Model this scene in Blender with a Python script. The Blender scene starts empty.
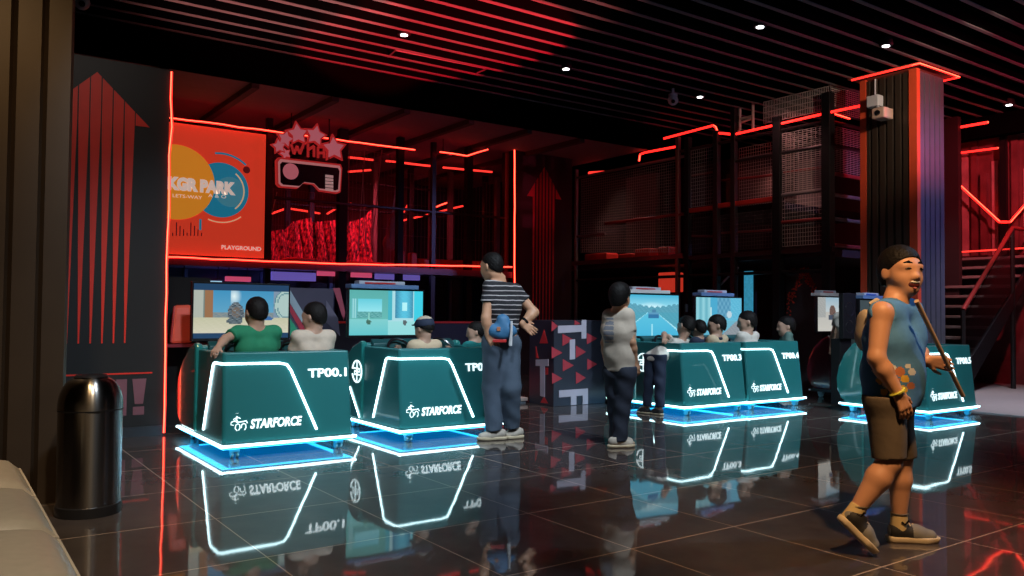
import bpy, bmesh, math, random
import numpy as np
from mathutils import Vector, Matrix, Euler

random.seed(7)
SC = bpy.context.scene
COL = SC.collection
PI = math.pi

# ------------------------------------------------------------------ camera
FPX, YAW, PIT, ROL, CAMH = 820.0, math.radians(35.3), math.radians(1.7), math.radians(0.5), 1.17
_f = np.array([math.sin(YAW)*math.cos(PIT), math.cos(YAW)*math.cos(PIT), math.sin(PIT)])
_r0 = np.array([math.cos(YAW), -math.sin(YAW), 0.0])
_u0 = np.cross(_r0, _f)
_r = math.cos(ROL)*_r0 + math.sin(ROL)*_u0
_u = -math.sin(ROL)*_r0 + math.cos(ROL)*_u0
CAM = np.array([0, 0, CAMH])
cam_d = bpy.data.cameras.new('camera')
cam = bpy.data.objects.new('camera', cam_d)
COL.objects.link(cam)
cam_d.sensor_width = 36.0
cam_d.lens = FPX/1024*36.0
cam_d.clip_start = 0.05
M = Matrix(((_r[0], _u[0], -_f[0], 0), (_r[1], _u[1], -_f[1], 0), (_r[2], _u[2], -_f[2], CAMH), (0, 0, 0, 1)))
cam.matrix_world = M
SC.camera = cam

def ray(x, y):
    return (x-512)/FPX*_r - (y-288)/FPX*_u + _f
def at(x, y, X=None, Y=None, Z=None, d=None):
    """the point of the place seen at photo position x, y on a known plane (or at a known depth)"""
    v = ray(x, y)
    if X is not None: t = X/v[0]
    elif Y is not None: t = Y/v[1]
    elif Z is not None: t = (Z-CAMH)/v[2]
    else: t = d
    return CAM + v*t

# ------------------------------------------------------------------ world, exposure, lamps
w = bpy.data.worlds.new('world'); SC.world = w
w.use_nodes = True
w.node_tree.nodes['Background'].inputs[0].default_value = (0.35, 0.5, 0.8, 1)
w.node_tree.nodes['Background'].inputs[1].default_value = 0.012
SC.view_settings.view_transform = 'Standard'
SC.view_settings.look = 'None'
SC.view_settings.exposure = 0.0
SC.view_settings.gamma = 1.0
SC.view_settings.use_curve_mapping = False
SC.cycles.use_denoising = True
SC.cycles.max_bounces = 6
SC.cycles.diffuse_bounces = 3
SC.cycles.glossy_bounces = 4
SC.cycles.sample_clamp_indirect = 3.0
SC.cycles.caustics_reflective = False
SC.cycles.caustics_refractive = False

def lamp(name, kind, loc, energy, color, target=None, size=0.1, angle=60, blend=0.5, spread=None):
    l = bpy.data.lights.new(name, kind)
    l.energy = energy; l.color = color
    if kind == 'SPOT':
        l.spot_size = math.radians(angle); l.spot_blend = blend; l.shadow_soft_size = size
    elif kind == 'AREA':
        l.shape = 'DISK'; l.size = size
        if spread: l.spread = math.radians(spread)
    else:
        l.shadow_soft_size = size
    o = bpy.data.objects.new(name, l); COL.objects.link(o)
    o.location = loc
    if target is not None:
        d = Vector(target)-Vector(loc)
        o.rotation_euler = d.to_track_quat('-Z', 'Y').to_euler()
    return o

WARM = (1.0, 0.62, 0.28)
COOL = (0.75, 0.88, 1.0)
# ceiling downlights of the hall and a few added fills (warm ones over the bench and the walkway, cool ones over the game floor)
lamp('downlight_and_fill_lamp', 'SPOT', (2.3, 0.5, 4.5), 950, (1.0, 0.57, 0.26), (4.0, 2.4, 0.7), 0.10, 42, 0.8)
lamp('downlight_and_fill_lamp', 'SPOT', (0.7, 1.6, 4.5), 500, (1.0, 0.80, 0.56), (0.2, 3.6, 0.2), 0.10, 60, 0.8)
lamp('downlight_and_fill_lamp', 'SPOT', (0.1, 3.0, 4.5), 280, WARM, (0.5, 5.5, 1.2), 0.10, 60, 0.8)
lamp('downlight_and_fill_lamp', 'SPOT', (7.2, 0.6, 4.5), 300, (0.40, 0.65, 1.0), (4.1, 2.4, 0.9), 0.10, 34, 0.8)  # added cool fill for the boy's front, source unknown
lamp('downlight_and_fill_lamp', 'SPOT', (1.0, 5.4, 4.5), 60, (1.0, 0.85, 0.75), (1.2, 8.2, 2.2), 0.10, 75, 0.9)  # added wash for the partition's arrow, no known fixture
lamp('downlight_and_fill_lamp', 'SPOT', (1.6, 3.0, 4.5), 700, COOL, (2.4, 6.5, 0.6), 0.12, 62, 0.9)
lamp('downlight_and_fill_lamp', 'SPOT', (4.4, 3.0, 4.5), 800, COOL, (4.6, 6.5, 0.6), 0.12, 65, 0.9)
lamp('downlight_and_fill_lamp', 'SPOT', (7.4, 3.2, 4.5), 850, COOL, (8.0, 6.6, 0.6), 0.12, 65, 0.9)
lamp('downlight_and_fill_lamp', 'SPOT', (8.6, 1.6, 4.5), 600, COOL, (9.6, 4.8, 0.6), 0.12, 60, 0.9)
lamp('downlight_and_fill_lamp', 'SPOT', (9.4, 3.6, 4.4), 260, (1.0, 0.78, 0.6), (10.9, 6.2, 3.9), 0.10, 50, 0.9)
lamp('downlight_and_fill_lamp', 'SPOT', (12.0, 4.4, 4.5), 700, (0.9, 0.85, 1.0), (12.4, 4.8, 0.0), 0.10, 70, 0.9)
lamp('downlight_and_fill_lamp', 'SPOT', (6.0, 6.6, 4.5), 260, (1.0, 0.8, 0.8), (6.1, 8.8, 0.3), 0.10, 34, 0.9)  # added to brighten the red block, platform and letter box
# added coloured spots without fixtures that wash the baffle ceiling, the column and the red boards
lamp('added_wash_spot', 'SPOT', (3.22, 6.2, 1.0), 2300, (1.0, 0.36, 0.33), (3.0, 8.35, 4.6), 0.05, 42, 0.6)
lamp('added_wash_spot', 'SPOT', (6.3, 3.6, 0.3), 2200, (1.0, 0.22, 0.20), (4.6, 7.6, 4.6), 0.05, 40, 0.6)
lamp('added_wash_spot', 'SPOT', (6.4, 4.6, 0.3), 9500, (1.0, 0.012, 0.03), (5.3, 8.7, 4.6), 0.03, 27, 0.2)
lamp('added_wash_spot', 'SPOT', (13.6, 1.8, 3.5), 700, (1.0, 0.06, 0.16), (12.0, 4.6, 4.65), 0.05, 58, 0.5)
lamp('added_wash_spot', 'SPOT', (9.5, -2.0, 1.0), 300, (0.40, 0.45, 0.9), (8.4, 4.0, 4.6), 0.05, 46, 0.8)
lamp('added_wash_spot', 'SPOT', (13.2, 0.6, 4.3), 800, (0.38, 0.36, 1.0), (11.2, 5.8, 2.6), 0.06, 34, 0.8)
lamp('added_wash_spot', 'SPOT', (12.6, 4.6, 4.3), 520, (1.0, 0.10, 0.13), (15.2, 6.8, 3.0), 0.06, 80, 0.8)
lamp('added_wash_spot', 'SPOT', (12.2, 5.0, 4.4), 200, (1.0, 0.75, 0.72), (13.6, 7.2, 1.0), 0.06, 60, 0.8)
# added fill spots that brighten the play area and the climbing frame
lamp('play_area_fill_spot', 'SPOT', (4.6, 13.7, 4.15), 280, (1.0, 0.07, 0.14), (5.2, 14.6, 2.4), 0.1, 90, 0.8)
lamp('play_area_fill_spot', 'SPOT', (6.4, 13.7, 4.15), 280, (1.0, 0.07, 0.14), (6.6, 14.6, 2.2), 0.1, 90, 0.8)
lamp('play_area_fill_spot', 'SPOT', (8.0, 13.4, 4.15), 160, (1.0, 0.08, 0.12), (8.2, 15.0, 2.0), 0.1, 100, 0.8)
lamp('play_area_fill_spot', 'SPOT', (11.6, 11.7, 4.05), 110, (1.0, 0.50, 0.42), (11.15, 11.7, 2.2), 0.1, 85, 0.8)
lamp('play_area_fill_spot', 'SPOT', (12.4, 9.3, 4.1), 60, (1.0, 0.45, 0.42), (12.2, 9.2, 2.2), 0.1, 120, 0.8)
lamp('play_area_fill_spot', 'SPOT', (10.3, 8.0, 4.4), 18, (1.0, 0.42, 0.40), (11.2, 8.0, 3.0), 0.1, 110, 0.8)
lamp('play_area_fill_spot', 'SPOT', (10.0, 10.6, 4.15), 18, (1.0, 0.06, 0.10), (9.6, 12.6, 2.4), 0.1, 70, 0.8)

# ------------------------------------------------------------------ materials
MATS = {}
def mat(name, color, rough=0.5, metal=0.0, emit=None, es=0.0, vary=0.12, scale=6.0, coat=0.0, bump=0.0, alpha=1.0, trans=0.0, spec=0.5):
    if name in MATS: return MATS[name]
    m = bpy.data.materials.new(name); m.use_nodes = True
    nt = m.node_tree; b = nt.nodes['Principled BSDF']
    c = (*color, 1.0)
    b.inputs['Roughness'].default_value = rough
    b.inputs['Metallic'].default_value = metal
    b.inputs['Specular IOR Level'].default_value = spec
    b.inputs['Coat Weight'].default_value = coat
    b.inputs['Alpha'].default_value = alpha
    b.inputs['Transmission Weight'].default_value = trans
    tc = nt.nodes.new('ShaderNodeTexCoord')
    nz = nt.nodes.new('ShaderNodeTexNoise'); nz.inputs['Scale'].default_value = scale; nz.inputs['Detail'].default_value = 4
    nt.links.new(tc.outputs['Object'], nz.inputs['Vector'])
    mx = nt.nodes.new('ShaderNodeMix'); mx.data_type = 'RGBA'
    mx.inputs['A'].default_value = tuple(v*(1-vary) for v in color)+(1,)
    mx.inputs['B'].default_value = tuple(min(1, v*(1+vary)) for v in color)+(1,)
    nt.links.new(nz.outputs['Fac'], mx.inputs['Factor'])
    nt.links.new(mx.outputs['Result'], b.inputs['Base Color'])
    if bump:
        bp = nt.nodes.new('ShaderNodeBump'); bp.inputs['Strength'].default_value = bump; bp.inputs['Distance'].default_value = 0.01
        nt.links.new(nz.outputs['Fac'], bp.inputs['Height']); nt.links.new(bp.outputs['Normal'], b.inputs['Normal'])
    if emit:
        b.inputs['Emission Color'].default_value = (*emit, 1)
        b.inputs['Emission Strength'].default_value = es
    MATS[name] = m
    return m

def mat_floor():
    m = bpy.data.materials.new('dark_glossy_tile'); m.use_nodes = True
    nt = m.node_tree; N = nt.nodes; L = nt.links; b = N['Principled BSDF']
    tc = N.new('ShaderNodeTexCoord'); sp = N.new('ShaderNodeSeparateXYZ')
    L.new(tc.outputs['Object'], sp.inputs[0])
    def line(out, off, step, half):
        a = N.new('ShaderNodeMath'); a.operation = 'SUBTRACT'; L.new(out, a.inputs[0]); a.inputs[1].default_value = off
        pp = N.new('ShaderNodeMath'); pp.operation = 'PINGPONG'; L.new(a.outputs[0], pp.inputs[0]); pp.inputs[1].default_value = step/2
        lt = N.new('ShaderNodeMath'); lt.operation = 'LESS_THAN'; L.new(pp.outputs[0], lt.inputs[0]); lt.inputs[1].default_value = half
        return lt
    lx = line(sp.outputs['X'], -0.213, 0.771, 0.0032)
    ly = line(sp.outputs['Y'], 2.144, 0.863, 0.0042)
    mx = N.new('ShaderNodeMath'); mx.operation = 'MAXIMUM'; L.new(lx.outputs[0], mx.inputs[0]); L.new(ly.outputs[0], mx.inputs[1])
    n1 = N.new('ShaderNodeTexNoise'); n1.inputs['Scale'].default_value = 3.5; n1.inputs['Detail'].default_value = 8; n1.inputs['Roughness'].default_value = 0.65
    L.new(tc.outputs['Object'], n1.inputs['Vector'])
    r1 = N.new('ShaderNodeValToRGB')
    r1.color_ramp.elements[0].position = 0.35; r1.color_ramp.elements[0].color = (0.045, 0.036, 0.034, 1)
    r1.color_ramp.elements[1].position = 0.75; r1.color_ramp.elements[1].color = (0.085, 0.070, 0.064, 1)
    L.new(n1.outputs['Fac'], r1.inputs[0])
    mc = N.new('ShaderNodeMix'); mc.data_type = 'RGBA'
    L.new(mx.outputs[0], mc.inputs['Factor']); L.new(r1.outputs[0], mc.inputs['A']); mc.inputs['B'].default_value = (0.46, 0.36, 0.29, 1)
    L.new(mc.outputs['Result'], b.inputs['Base Color'])
    mr = N.new('ShaderNodeMath'); mr.operation = 'MULTIPLY_ADD'; L.new(mx.outputs[0], mr.inputs[0]); mr.inputs[1].default_value = 0.3; mr.inputs[2].default_value = 0.42; b.inputs['Specular IOR Level'].default_value = 0.22
    L.new(mr.outputs[0], b.inputs['Roughness'])
    b.inputs['Coat Weight'].default_value = 1.0; b.inputs['Coat Roughness'].default_value = 0.035; b.inputs['Coat IOR'].default_value = 1.5
    n2 = N.new('ShaderNodeTexNoise'); n2.inputs['Scale'].default_value = 2.2; n2.inputs['Detail'].default_value = 1
    L.new(tc.outputs['Object'], n2.inputs['Vector'])
    bp = N.new('ShaderNodeBump'); bp.inputs['Strength'].default_value = 0.05; bp.inputs['Distance'].default_value = 0.02
    L.new(n2.outputs['Fac'], bp.inputs['Height']); L.new(bp.outputs['Normal'], b.inputs['Normal']); L.new(bp.outputs['Normal'], b.inputs['Coat Normal'])
    return m

def mat_striped():
    """black knit with thin pale stripes that run around the body"""
    m = bpy.data.materials.new('striped_knit'); m.use_nodes = True
    nt = m.node_tree; N = nt.nodes; L = nt.links; b = N['Principled BSDF']
    tc = N.new('ShaderNodeTexCoord'); sp = N.new('ShaderNodeSeparateXYZ'); L.new(tc.outputs['Object'], sp.inputs[0])
    nz = N.new('ShaderNodeTexNoise'); nz.inputs['Scale'].default_value = 7; L.new(tc.outputs['Object'], nz.inputs['Vector'])
    ad = N.new('ShaderNodeMath'); ad.operation = 'MULTIPLY_ADD'; L.new(nz.outputs['Fac'], ad.inputs[0]); ad.inputs[1].default_value = 0.02; L.new(sp.outputs['Z'], ad.inputs[2])
    pp = N.new('ShaderNodeMath'); pp.operation = 'PINGPONG'; L.new(ad.outputs[0], pp.inputs[0]); pp.inputs[1].default_value = 0.0215
    lt = N.new('ShaderNodeMath'); lt.operation = 'LESS_THAN'; L.new(pp.outputs[0], lt.inputs[0]); lt.inputs[1].default_value = 0.0045
    mc = N.new('ShaderNodeMix'); mc.data_type = 'RGBA'; L.new(lt.outputs[0], mc.inputs['Factor'])
    mc.inputs['A'].default_value = (0.012, 0.012, 0.016, 1); mc.inputs['B'].default_value = (0.42, 0.38, 0.38, 1)
    L.new(mc.outputs['Result'], b.inputs['Base Color']); b.inputs['Roughness'].default_value = 0.85
    return m

def mat_steel():
    m = mat('brushed_steel', (0.30, 0.285, 0.27), 0.24, 1.0, vary=0.0)
    nt = m.node_tree; b = nt.nodes['Principled BSDF']
    b.inputs['Anisotropic'].default_value = 0.9; b.inputs['Anisotropic Rotation'].default_value = 0.25
    tg = nt.nodes.new('ShaderNodeTangent'); tg.direction_type = 'RADIAL'; tg.axis = 'Z'; nt.links.new(tg.outputs['Tangent'], b.inputs['Tangent'])
    return m

def mat_picture():
    m = bpy.data.materials.new('lit_screen'); m.use_nodes = True
    nt = m.node_tree; b = nt.nodes['Principled BSDF']
    va = nt.nodes.new('ShaderNodeVertexColor'); va.layer_name = 'picture'
    b.inputs['Base Color'].default_value = (0.01, 0.01, 0.012, 1); b.inputs['Roughness'].default_value = 0.35; b.inputs['Specular IOR Level'].default_value = 0.2
    nt.links.new(va.outputs['Color'], b.inputs['Emission Color']); b.inputs['Emission Strength'].default_value = 1.0
    return m

FLOOR = mat_floor()
STRIPED = mat_striped()
STEEL = mat_steel()
SCREEN = mat_picture()
BLACK = mat('black_paint', (0.004, 0.004, 0.005), 0.6, spec=0.25)
DEEPBLACK = mat('deep_black', (0.0012, 0.0012, 0.0014), 0.9, spec=0.0)  # near-zero black, paints the unlit dark of bulkhead and slat sides
BLACKGLOSS = mat('black_plastic', (0.010, 0.010, 0.012), 0.25)
WALLDARK = mat('charcoal_wall', (0.016, 0.015, 0.018), 0.6)
PARTITION = mat('charcoal_panel', (0.008, 0.0078, 0.009), 0.55)
REDPRINT = mat('red_print', (0.85, 0.035, 0.018), 0.5)
DARKREDPRINT = mat('dark_red_print', (0.60, 0.02, 0.04), 0.5)
SLAT = mat('grey_baffle', (0.10, 0.095, 0.10), 0.55)
BRONZE = mat('bronze_rib_panel', (0.050, 0.035, 0.024), 0.42, 0.3)
SILVER = mat('silver_rib_panel', (0.30, 0.30, 0.36), 0.3, 0.8)
TRIMRED = mat('red_trim', (0.75, 0.085, 0.03), 0.4)
TEAL = mat('teal_shell', (0.018, 0.170, 0.178), 0.38, coat=0.2, vary=0.05)
TEALDARK = mat('dark_teal_shell', (0.008, 0.07, 0.075), 0.4)
TEALGLOSS = mat('glossy_teal_fender', (0.02, 0.20, 0.19), 0.15, coat=0.6, vary=0.05)
LEDWHITE = mat('cool_white_led', (0.8, 0.95, 1.0), 0.4, emit=(0.62, 0.93, 1.0), es=5.0)
LEDCYAN = mat('cyan_led', (0.4, 0.8, 1.0), 0.4, emit=(0.16, 0.66, 1.0), es=9.0)
RIMGLOW = mat('added_cyan_glow', (0.2, 0.6, 0.9), 0.5, emit=(0.02, 0.50, 0.95), es=4.0, vary=0)
UNDERGLOW = mat('added_blue_glow', (0.1, 0.4, 0.9), 0.5, emit=(0.0, 0.20, 0.62), es=0.9, vary=0)
LEDRED = mat('red_led', (1.0, 0.2, 0.1), 0.4, emit=(1.0, 0.14, 0.065), es=4.2)
LEDTUBE = mat('red_led_tube', (1.0, 0.15, 0.1), 0.4, emit=(1.0, 0.016, 0.012), es=3.0)
LEDREDDIM = mat('dim_red_led', (1.0, 0.2, 0.1), 0.4, emit=(1.0, 0.035, 0.025), es=1.6)
LETTER = mat('backlit_letter', (0.8, 0.9, 0.9), 0.5, emit=(0.80, 0.97, 1.0), es=1.1)
CLEAR = mat('blue_caster', (0.35, 0.78, 0.92), 0.2, vary=0.2, coat=0.5)
DOWN = mat('lamp_lens', (1, 1, 1), 0.3, emit=(0.95, 0.97, 1.0), es=9.0)
WHITEPL = mat('white_plastic', (0.62, 0.62, 0.64), 0.4)
GREYPL = mat('pale_grey_plastic', (0.42, 0.46, 0.55), 0.4)
REDPL = mat('red_plastic', (0.5, 0.03, 0.03), 0.4)
BLUEPL = mat('blue_plastic', (0.03, 0.12, 0.5), 0.4)
REDFOAM = mat('red_vinyl_foam', (0.55, 0.030, 0.022), 0.45)
def mat_netting():
    """open red netting: fine bright cords over dark gaps"""
    m = bpy.data.materials.new('red_netting'); m.use_nodes = True
    nt = m.node_tree; N = nt.nodes; L = nt.links; b = N['Principled BSDF']; b.inputs['Roughness'].default_value = 0.7
    tc = N.new('ShaderNodeTexCoord')
    mp = N.new('ShaderNodeMapping'); mp.inputs['Scale'].default_value = (1, 0.2, 0.35); L.new(tc.outputs['Object'], mp.inputs['Vector'])
    nz = N.new('ShaderNodeTexNoise'); nz.inputs['Scale'].default_value = 40; nz.inputs['Detail'].default_value = 5; L.new(mp.outputs[0], nz.inputs['Vector'])
    rr = N.new('ShaderNodeValToRGB'); e = rr.color_ramp.elements
    e[0].position = 0.40; e[0].color = (0.05, 0.006, 0.010, 1); e[1].position = 0.66; e[1].color = (0.95, 0.12, 0.16, 1)
    L.new(nz.outputs['Fac'], rr.inputs[0]); L.new(rr.outputs[0], b.inputs['Base Color'])
    return m
REDNET = mat_netting()
CORD = mat('pale_cord', (0.55, 0.45, 0.42), 0.7)
NETDARK = mat('dark_net_cord', (0.10, 0.075, 0.075), 0.8)
NETPALE = mat('pale_net_cord', (0.42, 0.36, 0.34), 0.8)
METALPOST = mat('dark_metal_post', (0.035, 0.030, 0.032), 0.35, 0.6)
PALEPOST = mat('pale_metal_post', (0.26, 0.22, 0.22), 0.4, 0.4)
RECCEIL = mat('matte_plum_ceiling', (0.22, 0.13, 0.14), 0.8)
LEATHER = mat('beige_leather', (0.36, 0.33, 0.28), 0.45, bump=0.08, scale=30)
SEAM = mat('pale_piping', (0.5, 0.45, 0.38), 0.6)
MATTE = mat('grey_matte_floor', (0.30, 0.27, 0.27), 0.55, scale=12)
WOODPALE = mat('pale_platform', (0.38, 0.33, 0.30), 0.5)
STAIR = mat('grey_stair_tread', (0.22, 0.18, 0.18), 0.6)
# people
SKIN = mat('skin', (0.56, 0.29, 0.17), 0.5, vary=0.06, scale=12)
SKINCOOL = mat('skin_pale', (0.46, 0.28, 0.20), 0.5, vary=0.06, scale=12)
HAIR = mat('black_hair', (0.006, 0.005, 0.005), 0.6, vary=0.4, scale=90, bump=0.6, spec=0.2)
EYEW = mat('eye_white', (0.75, 0.72, 0.68), 0.3)
EYED = mat('dark_eye', (0.01, 0.008, 0.006), 0.2)
LIP = mat('lip', (0.42, 0.11, 0.09), 0.4)
MOUTH = mat('open_mouth', (0.10, 0.015, 0.015), 0.5)
TEETH = mat('teeth', (0.8, 0.78, 0.72), 0.3)
BLUETEE = mat('slate_blue_jersey', (0.065, 0.22, 0.48), 0.85, bump=0.2, scale=25)
BROWNCLOTH = mat('dark_brown_twill', (0.115, 0.090, 0.065), 0.9, bump=0.2, scale=30)
PRINTY = mat('yellow_print', (0.70, 0.42, 0.05), 0.7)
PRINTW = mat('pale_print', (0.60, 0.62, 0.62), 0.7)
PRINTR = mat('rust_print', (0.45, 0.16, 0.07), 0.7)
GREENTEE = mat('green_jersey', (0.012, 0.20, 0.10), 0.85, bump=0.2, scale=25)
CREAM = mat('cream_jersey', (0.55, 0.46, 0.37), 0.85, bump=0.2, scale=25)
BEIGETEE = mat('beige_jersey', (0.58, 0.45, 0.30), 0.85, bump=0.2, scale=25)
WHITETEE = mat('white_jersey', (0.62, 0.58, 0.52), 0.85, bump=0.2, scale=25)
TEALTEE = mat('teal_jersey', (0.02, 0.28, 0.28), 0.85, bump=0.2, scale=25)
OLIVETEE = mat('grey_green_jersey', (0.10, 0.19, 0.17), 0.85, bump=0.2, scale=25)
DENIM = mat('dark_blue_denim', (0.020, 0.026, 0.045), 0.85, bump=0.3, scale=20)
GREYPANTS = mat('blue_grey_cotton', (0.07, 0.10, 0.145), 0.85, bump=0.3, scale=14)
BLUEJEANS = mat('blue_denim', (0.03, 0.10, 0.22), 0.85, bump=0.2, scale=20)
NAVY = mat('navy_cloth', (0.015, 0.025, 0.055), 0.8)
BAGBLUE = mat('blue_nylon', (0.04, 0.16, 0.32), 0.6, bump=0.2)
SHOEGREY = mat('grey_mesh_shoe', (0.20, 0.20, 0.19), 0.8, scale=40)
SHOEBLACK = mat('black_shoe_panel', (0.015, 0.015, 0.016), 0.7)
SHOEPALE = mat('pale_shoe', (0.50, 0.45, 0.38), 0.7)
SOLE = mat('cream_rubber', (0.60, 0.50, 0.34), 0.6)
SOCK = mat('cream_sock', (0.60, 0.46, 0.22), 0.9)
STRAP = mat('beige_canvas', (0.50, 0.42, 0.32), 0.85, bump=0.2)
WAND = mat('pale_wood_pole', (0.52, 0.36, 0.24), 0.5)
BAND = mat('lime_band', (0.62, 0.62, 0.06), 0.5)

# ------------------------------------------------------------------ object helpers
def tag(o, label=None, cat=None, group=None, kind=None):
    if label: o['label'] = label
    if cat: o['category'] = cat
    if group: o['group'] = group
    if kind: o['kind'] = kind
    return o
def thing(name, loc, label, cat, group=None):
    o = bpy.data.objects.new(name, None); COL.objects.link(o)
    o.location = Vector([float(v) for v in loc]); o.empty_display_size = 0.1
    return tag(o, label, cat, group)

class MB:
    """collects shapes in world coordinates and links them as ONE mesh object"""
    def __init__(s): s.v = []; s.f = []; s.m = []
    def add(s, vs, fs, mi=0):
        b = len(s.v); s.v += [tuple(float(c) for c in p) for p in vs]
        for f in fs: s.f.append(tuple(b+i for i in f)); s.m.append(mi)
        return s
    def hexa(s, p, mi=0):
        return s.add(p, [(0, 3, 2, 1), (4, 5, 6, 7), (0, 1, 5, 4), (1, 2, 6, 5), (2, 3, 7, 6), (3, 0, 4, 7)], mi)
    def box(s, a, b, mi=0):
        x0, y0, z0 = a; x1, y1, z1 = b
        return s.hexa([(x0, y0, z0), (x1, y0, z0), (x1, y1, z0), (x0, y1, z0), (x0, y0, z1), (x1, y0, z1), (x1, y1, z1), (x0, y1, z1)], mi)
    def obox(s, c, ax, half, mi=0):
        c = np.array(c, float); ax = [np.array(a, float)*h for a, h in zip(ax, half)]
        P = [c+sx*ax[0]+sy*ax[1]+sz*ax[2] for sz in (-1, 1) for sx, sy in ((-1, -1), (1, -1), (1, 1), (-1, 1))]
        return s.hexa(P, mi)
    def tube(s, pts, r, n=8, mi=0, cap=True):
        pts = [np.array(p, float) for p in pts]; k = len(pts)
        rs = r if isinstance(r, (list, tuple)) else [r]*k
        rings = []; prev = None
        for i, p in enumerate(pts):
            t = pts[min(i+1, k-1)]-pts[max(i-1, 0)]; t = t/(np.linalg.norm(t)+1e-9)
            if prev is None:
                a = np.array([0, 0, 1.0]) if abs(t[2]) < 0.9 else np.array([1.0, 0, 0])
            else: a = prev
            e1 = a-t*(a@t); e1 /= np.linalg.norm(e1)+1e-9; prev = e1; e2 = np.cross(t, e1)
            rings.append([p+rs[i]*(math.cos(2*PI*j/n)*e1+math.sin(2*PI*j/n)*e2) for j in range(n)])
        vs = [q for rr in rings for q in rr]; fs = []
        for i in range(k-1):
            for j in range(n):
                a, b = i*n+j, i*n+(j+1) % n; fs.append((a, b, b+n, a+n))
        if cap: fs.append(tuple(range(n))[::-1]); fs.append(tuple(range((k-1)*n, k*n)))
        return s.add(vs, fs, mi)
    def lathe(s, c, prof, n=32, mi=0, axis=None):
        """profile of (radius, height) pairs turned about a vertical (or given) axis through c"""
        c = np.array(c, float)
        A = np.array([0, 0, 1.0]) if axis is None else np.array(axis, float)/np.linalg.norm(axis)
        e1 = np.cross(A, [0, 1.0, 0]) if abs(A[1]) < 0.9 else np.cross(A, [1.0, 0, 0]); e1 /= np.linalg.norm(e1); e2 = np.cross(A, e1)
        vs = []; fs = []
        for r, z in prof:
            for j in range(n): vs.append(c+A*z+r*(math.cos(2*PI*j/n)*e1+math.sin(2*PI*j/n)*e2))
        for i in range(len(prof)-1):
            for j in range(n):
                a, b = i*n+j, i*n+(j+1) % n; fs.append((a, b, b+n, a+n))
        fs.append(tuple(range(n))[::-1]); fs.append(tuple(range((len(prof)-1)*n, len(prof)*n)))
        return s.add(vs, fs, mi)
    def prism(s, poly, o, ex, ey, ez, depth, mi=0):
        """2-D outline in the frame (o, ex, ey) pushed along ez by depth"""
        o, ex, ey, ez = [np.array(v, float) for v in (o, ex, ey, ez)]
        n = len(poly)
        vs = [o+ex*x+ey*y for x, y in poly]+[o+ex*x+ey*y+ez*depth for x, y in poly]
        fs = [tuple(range(n))[::-1], tuple(range(n, 2*n))]+[(i, (i+1) % n, n+(i+1) % n, n+i) for i in range(n)]
        return s.add(vs, fs, mi)
    def build(s, name, mats, parent=None, smooth=False, bevel=0.0, origin=None, angle=0.7):
        me = bpy.data.meshes.new(name)
        V = np.array(s.v, float)
        if parent is not None: org = np.array(parent.matrix_world.translation if parent.parent else parent.location, float)
        elif origin is not None: org = np.array(origin, float)
        else: org = np.array([(V[:, 0].min()+V[:, 0].max())/2, (V[:, 1].min()+V[:, 1].max())/2, V[:, 2].min()])
        if parent is not None:
            q = parent; org = np.zeros(3)
            while q is not None: org = org+np.array(q.location); q = q.parent
        me.from_pydata([tuple(p) for p in V-org], [], s.f)
        for m in (mats if isinstance(mats, (list, tuple)) else [mats]): me.materials.append(m)
        me.polygons.foreach_set('material_index', s.m)
        bm = bmesh.new(); bm.from_mesh(me); bmesh.ops.recalc_face_normals(bm, faces=bm.faces); bm.to_mesh(me); bm.free()
        if smooth: me.polygons.foreach_set('use_smooth', [True]*len(me.polygons)); me.update(); me.set_sharp_from_angle(angle=0.75)
        me.update()
        o = bpy.data.objects.new(name, me); COL.objects.link(o)
        if parent is not None: o.parent = parent
        else: o.location = org
        if bevel:
            md = o.modifiers.new('soft_edge', 'BEVEL'); md.width = bevel; md.segments = 2; md.limit_method = 'ANGLE'; md.angle_limit = angle
        return o

def struct(name, mb, m, **k):
    return tag(mb.build(name, m, **k), kind='structure')

def text_prism(txt, o, ex, ey, ez, size, depth, sx=1.0, shear=0.0, bold=0.0):
    """mesh of lettering: returns an MB whose text starts at o and runs along ex"""
    cu = bpy.data.curves.new('lettering', 'FONT'); cu.body = txt; cu.size = size; cu.shear = shear; cu.offset = bold*size
    cu.extrude = depth/2; cu.resolution_u = 3
    ob = bpy.data.objects.new('lettering', cu); COL.objects.link(ob)
    dg = bpy.context.evaluated_depsgraph_get()
    me = bpy.data.meshes.new_from_object(ob.evaluated_get(dg))
    o, ex, ey, ez = [np.array(v, float) for v in (o, ex, ey, ez)]
    vs = [o+ex*v.co.x*sx+ey*v.co.y+ez*(v.co.z+depth/2) for v in me.vertices]
    fs = [tuple(p.vertices) for p in me.polygons]
    bpy.data.objects.remove(ob); bpy.data.curves.remove(cu); bpy.data.meshes.remove(me)
    mb = MB(); mb.add(vs, fs)
    mb.w = max((np.dot(np.array(v)-o, ex) for v in vs), default=0)
    return mb
def fit_text(txt, o, ex, ey, ez, width, height, depth, **k):
    t = text_prism(txt, o, ex, ey, ez, height/0.70, depth, 1.0, **k)
    return text_prism(txt, o, ex, ey, ez, height/0.70, depth, width/t.w, **k)

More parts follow.
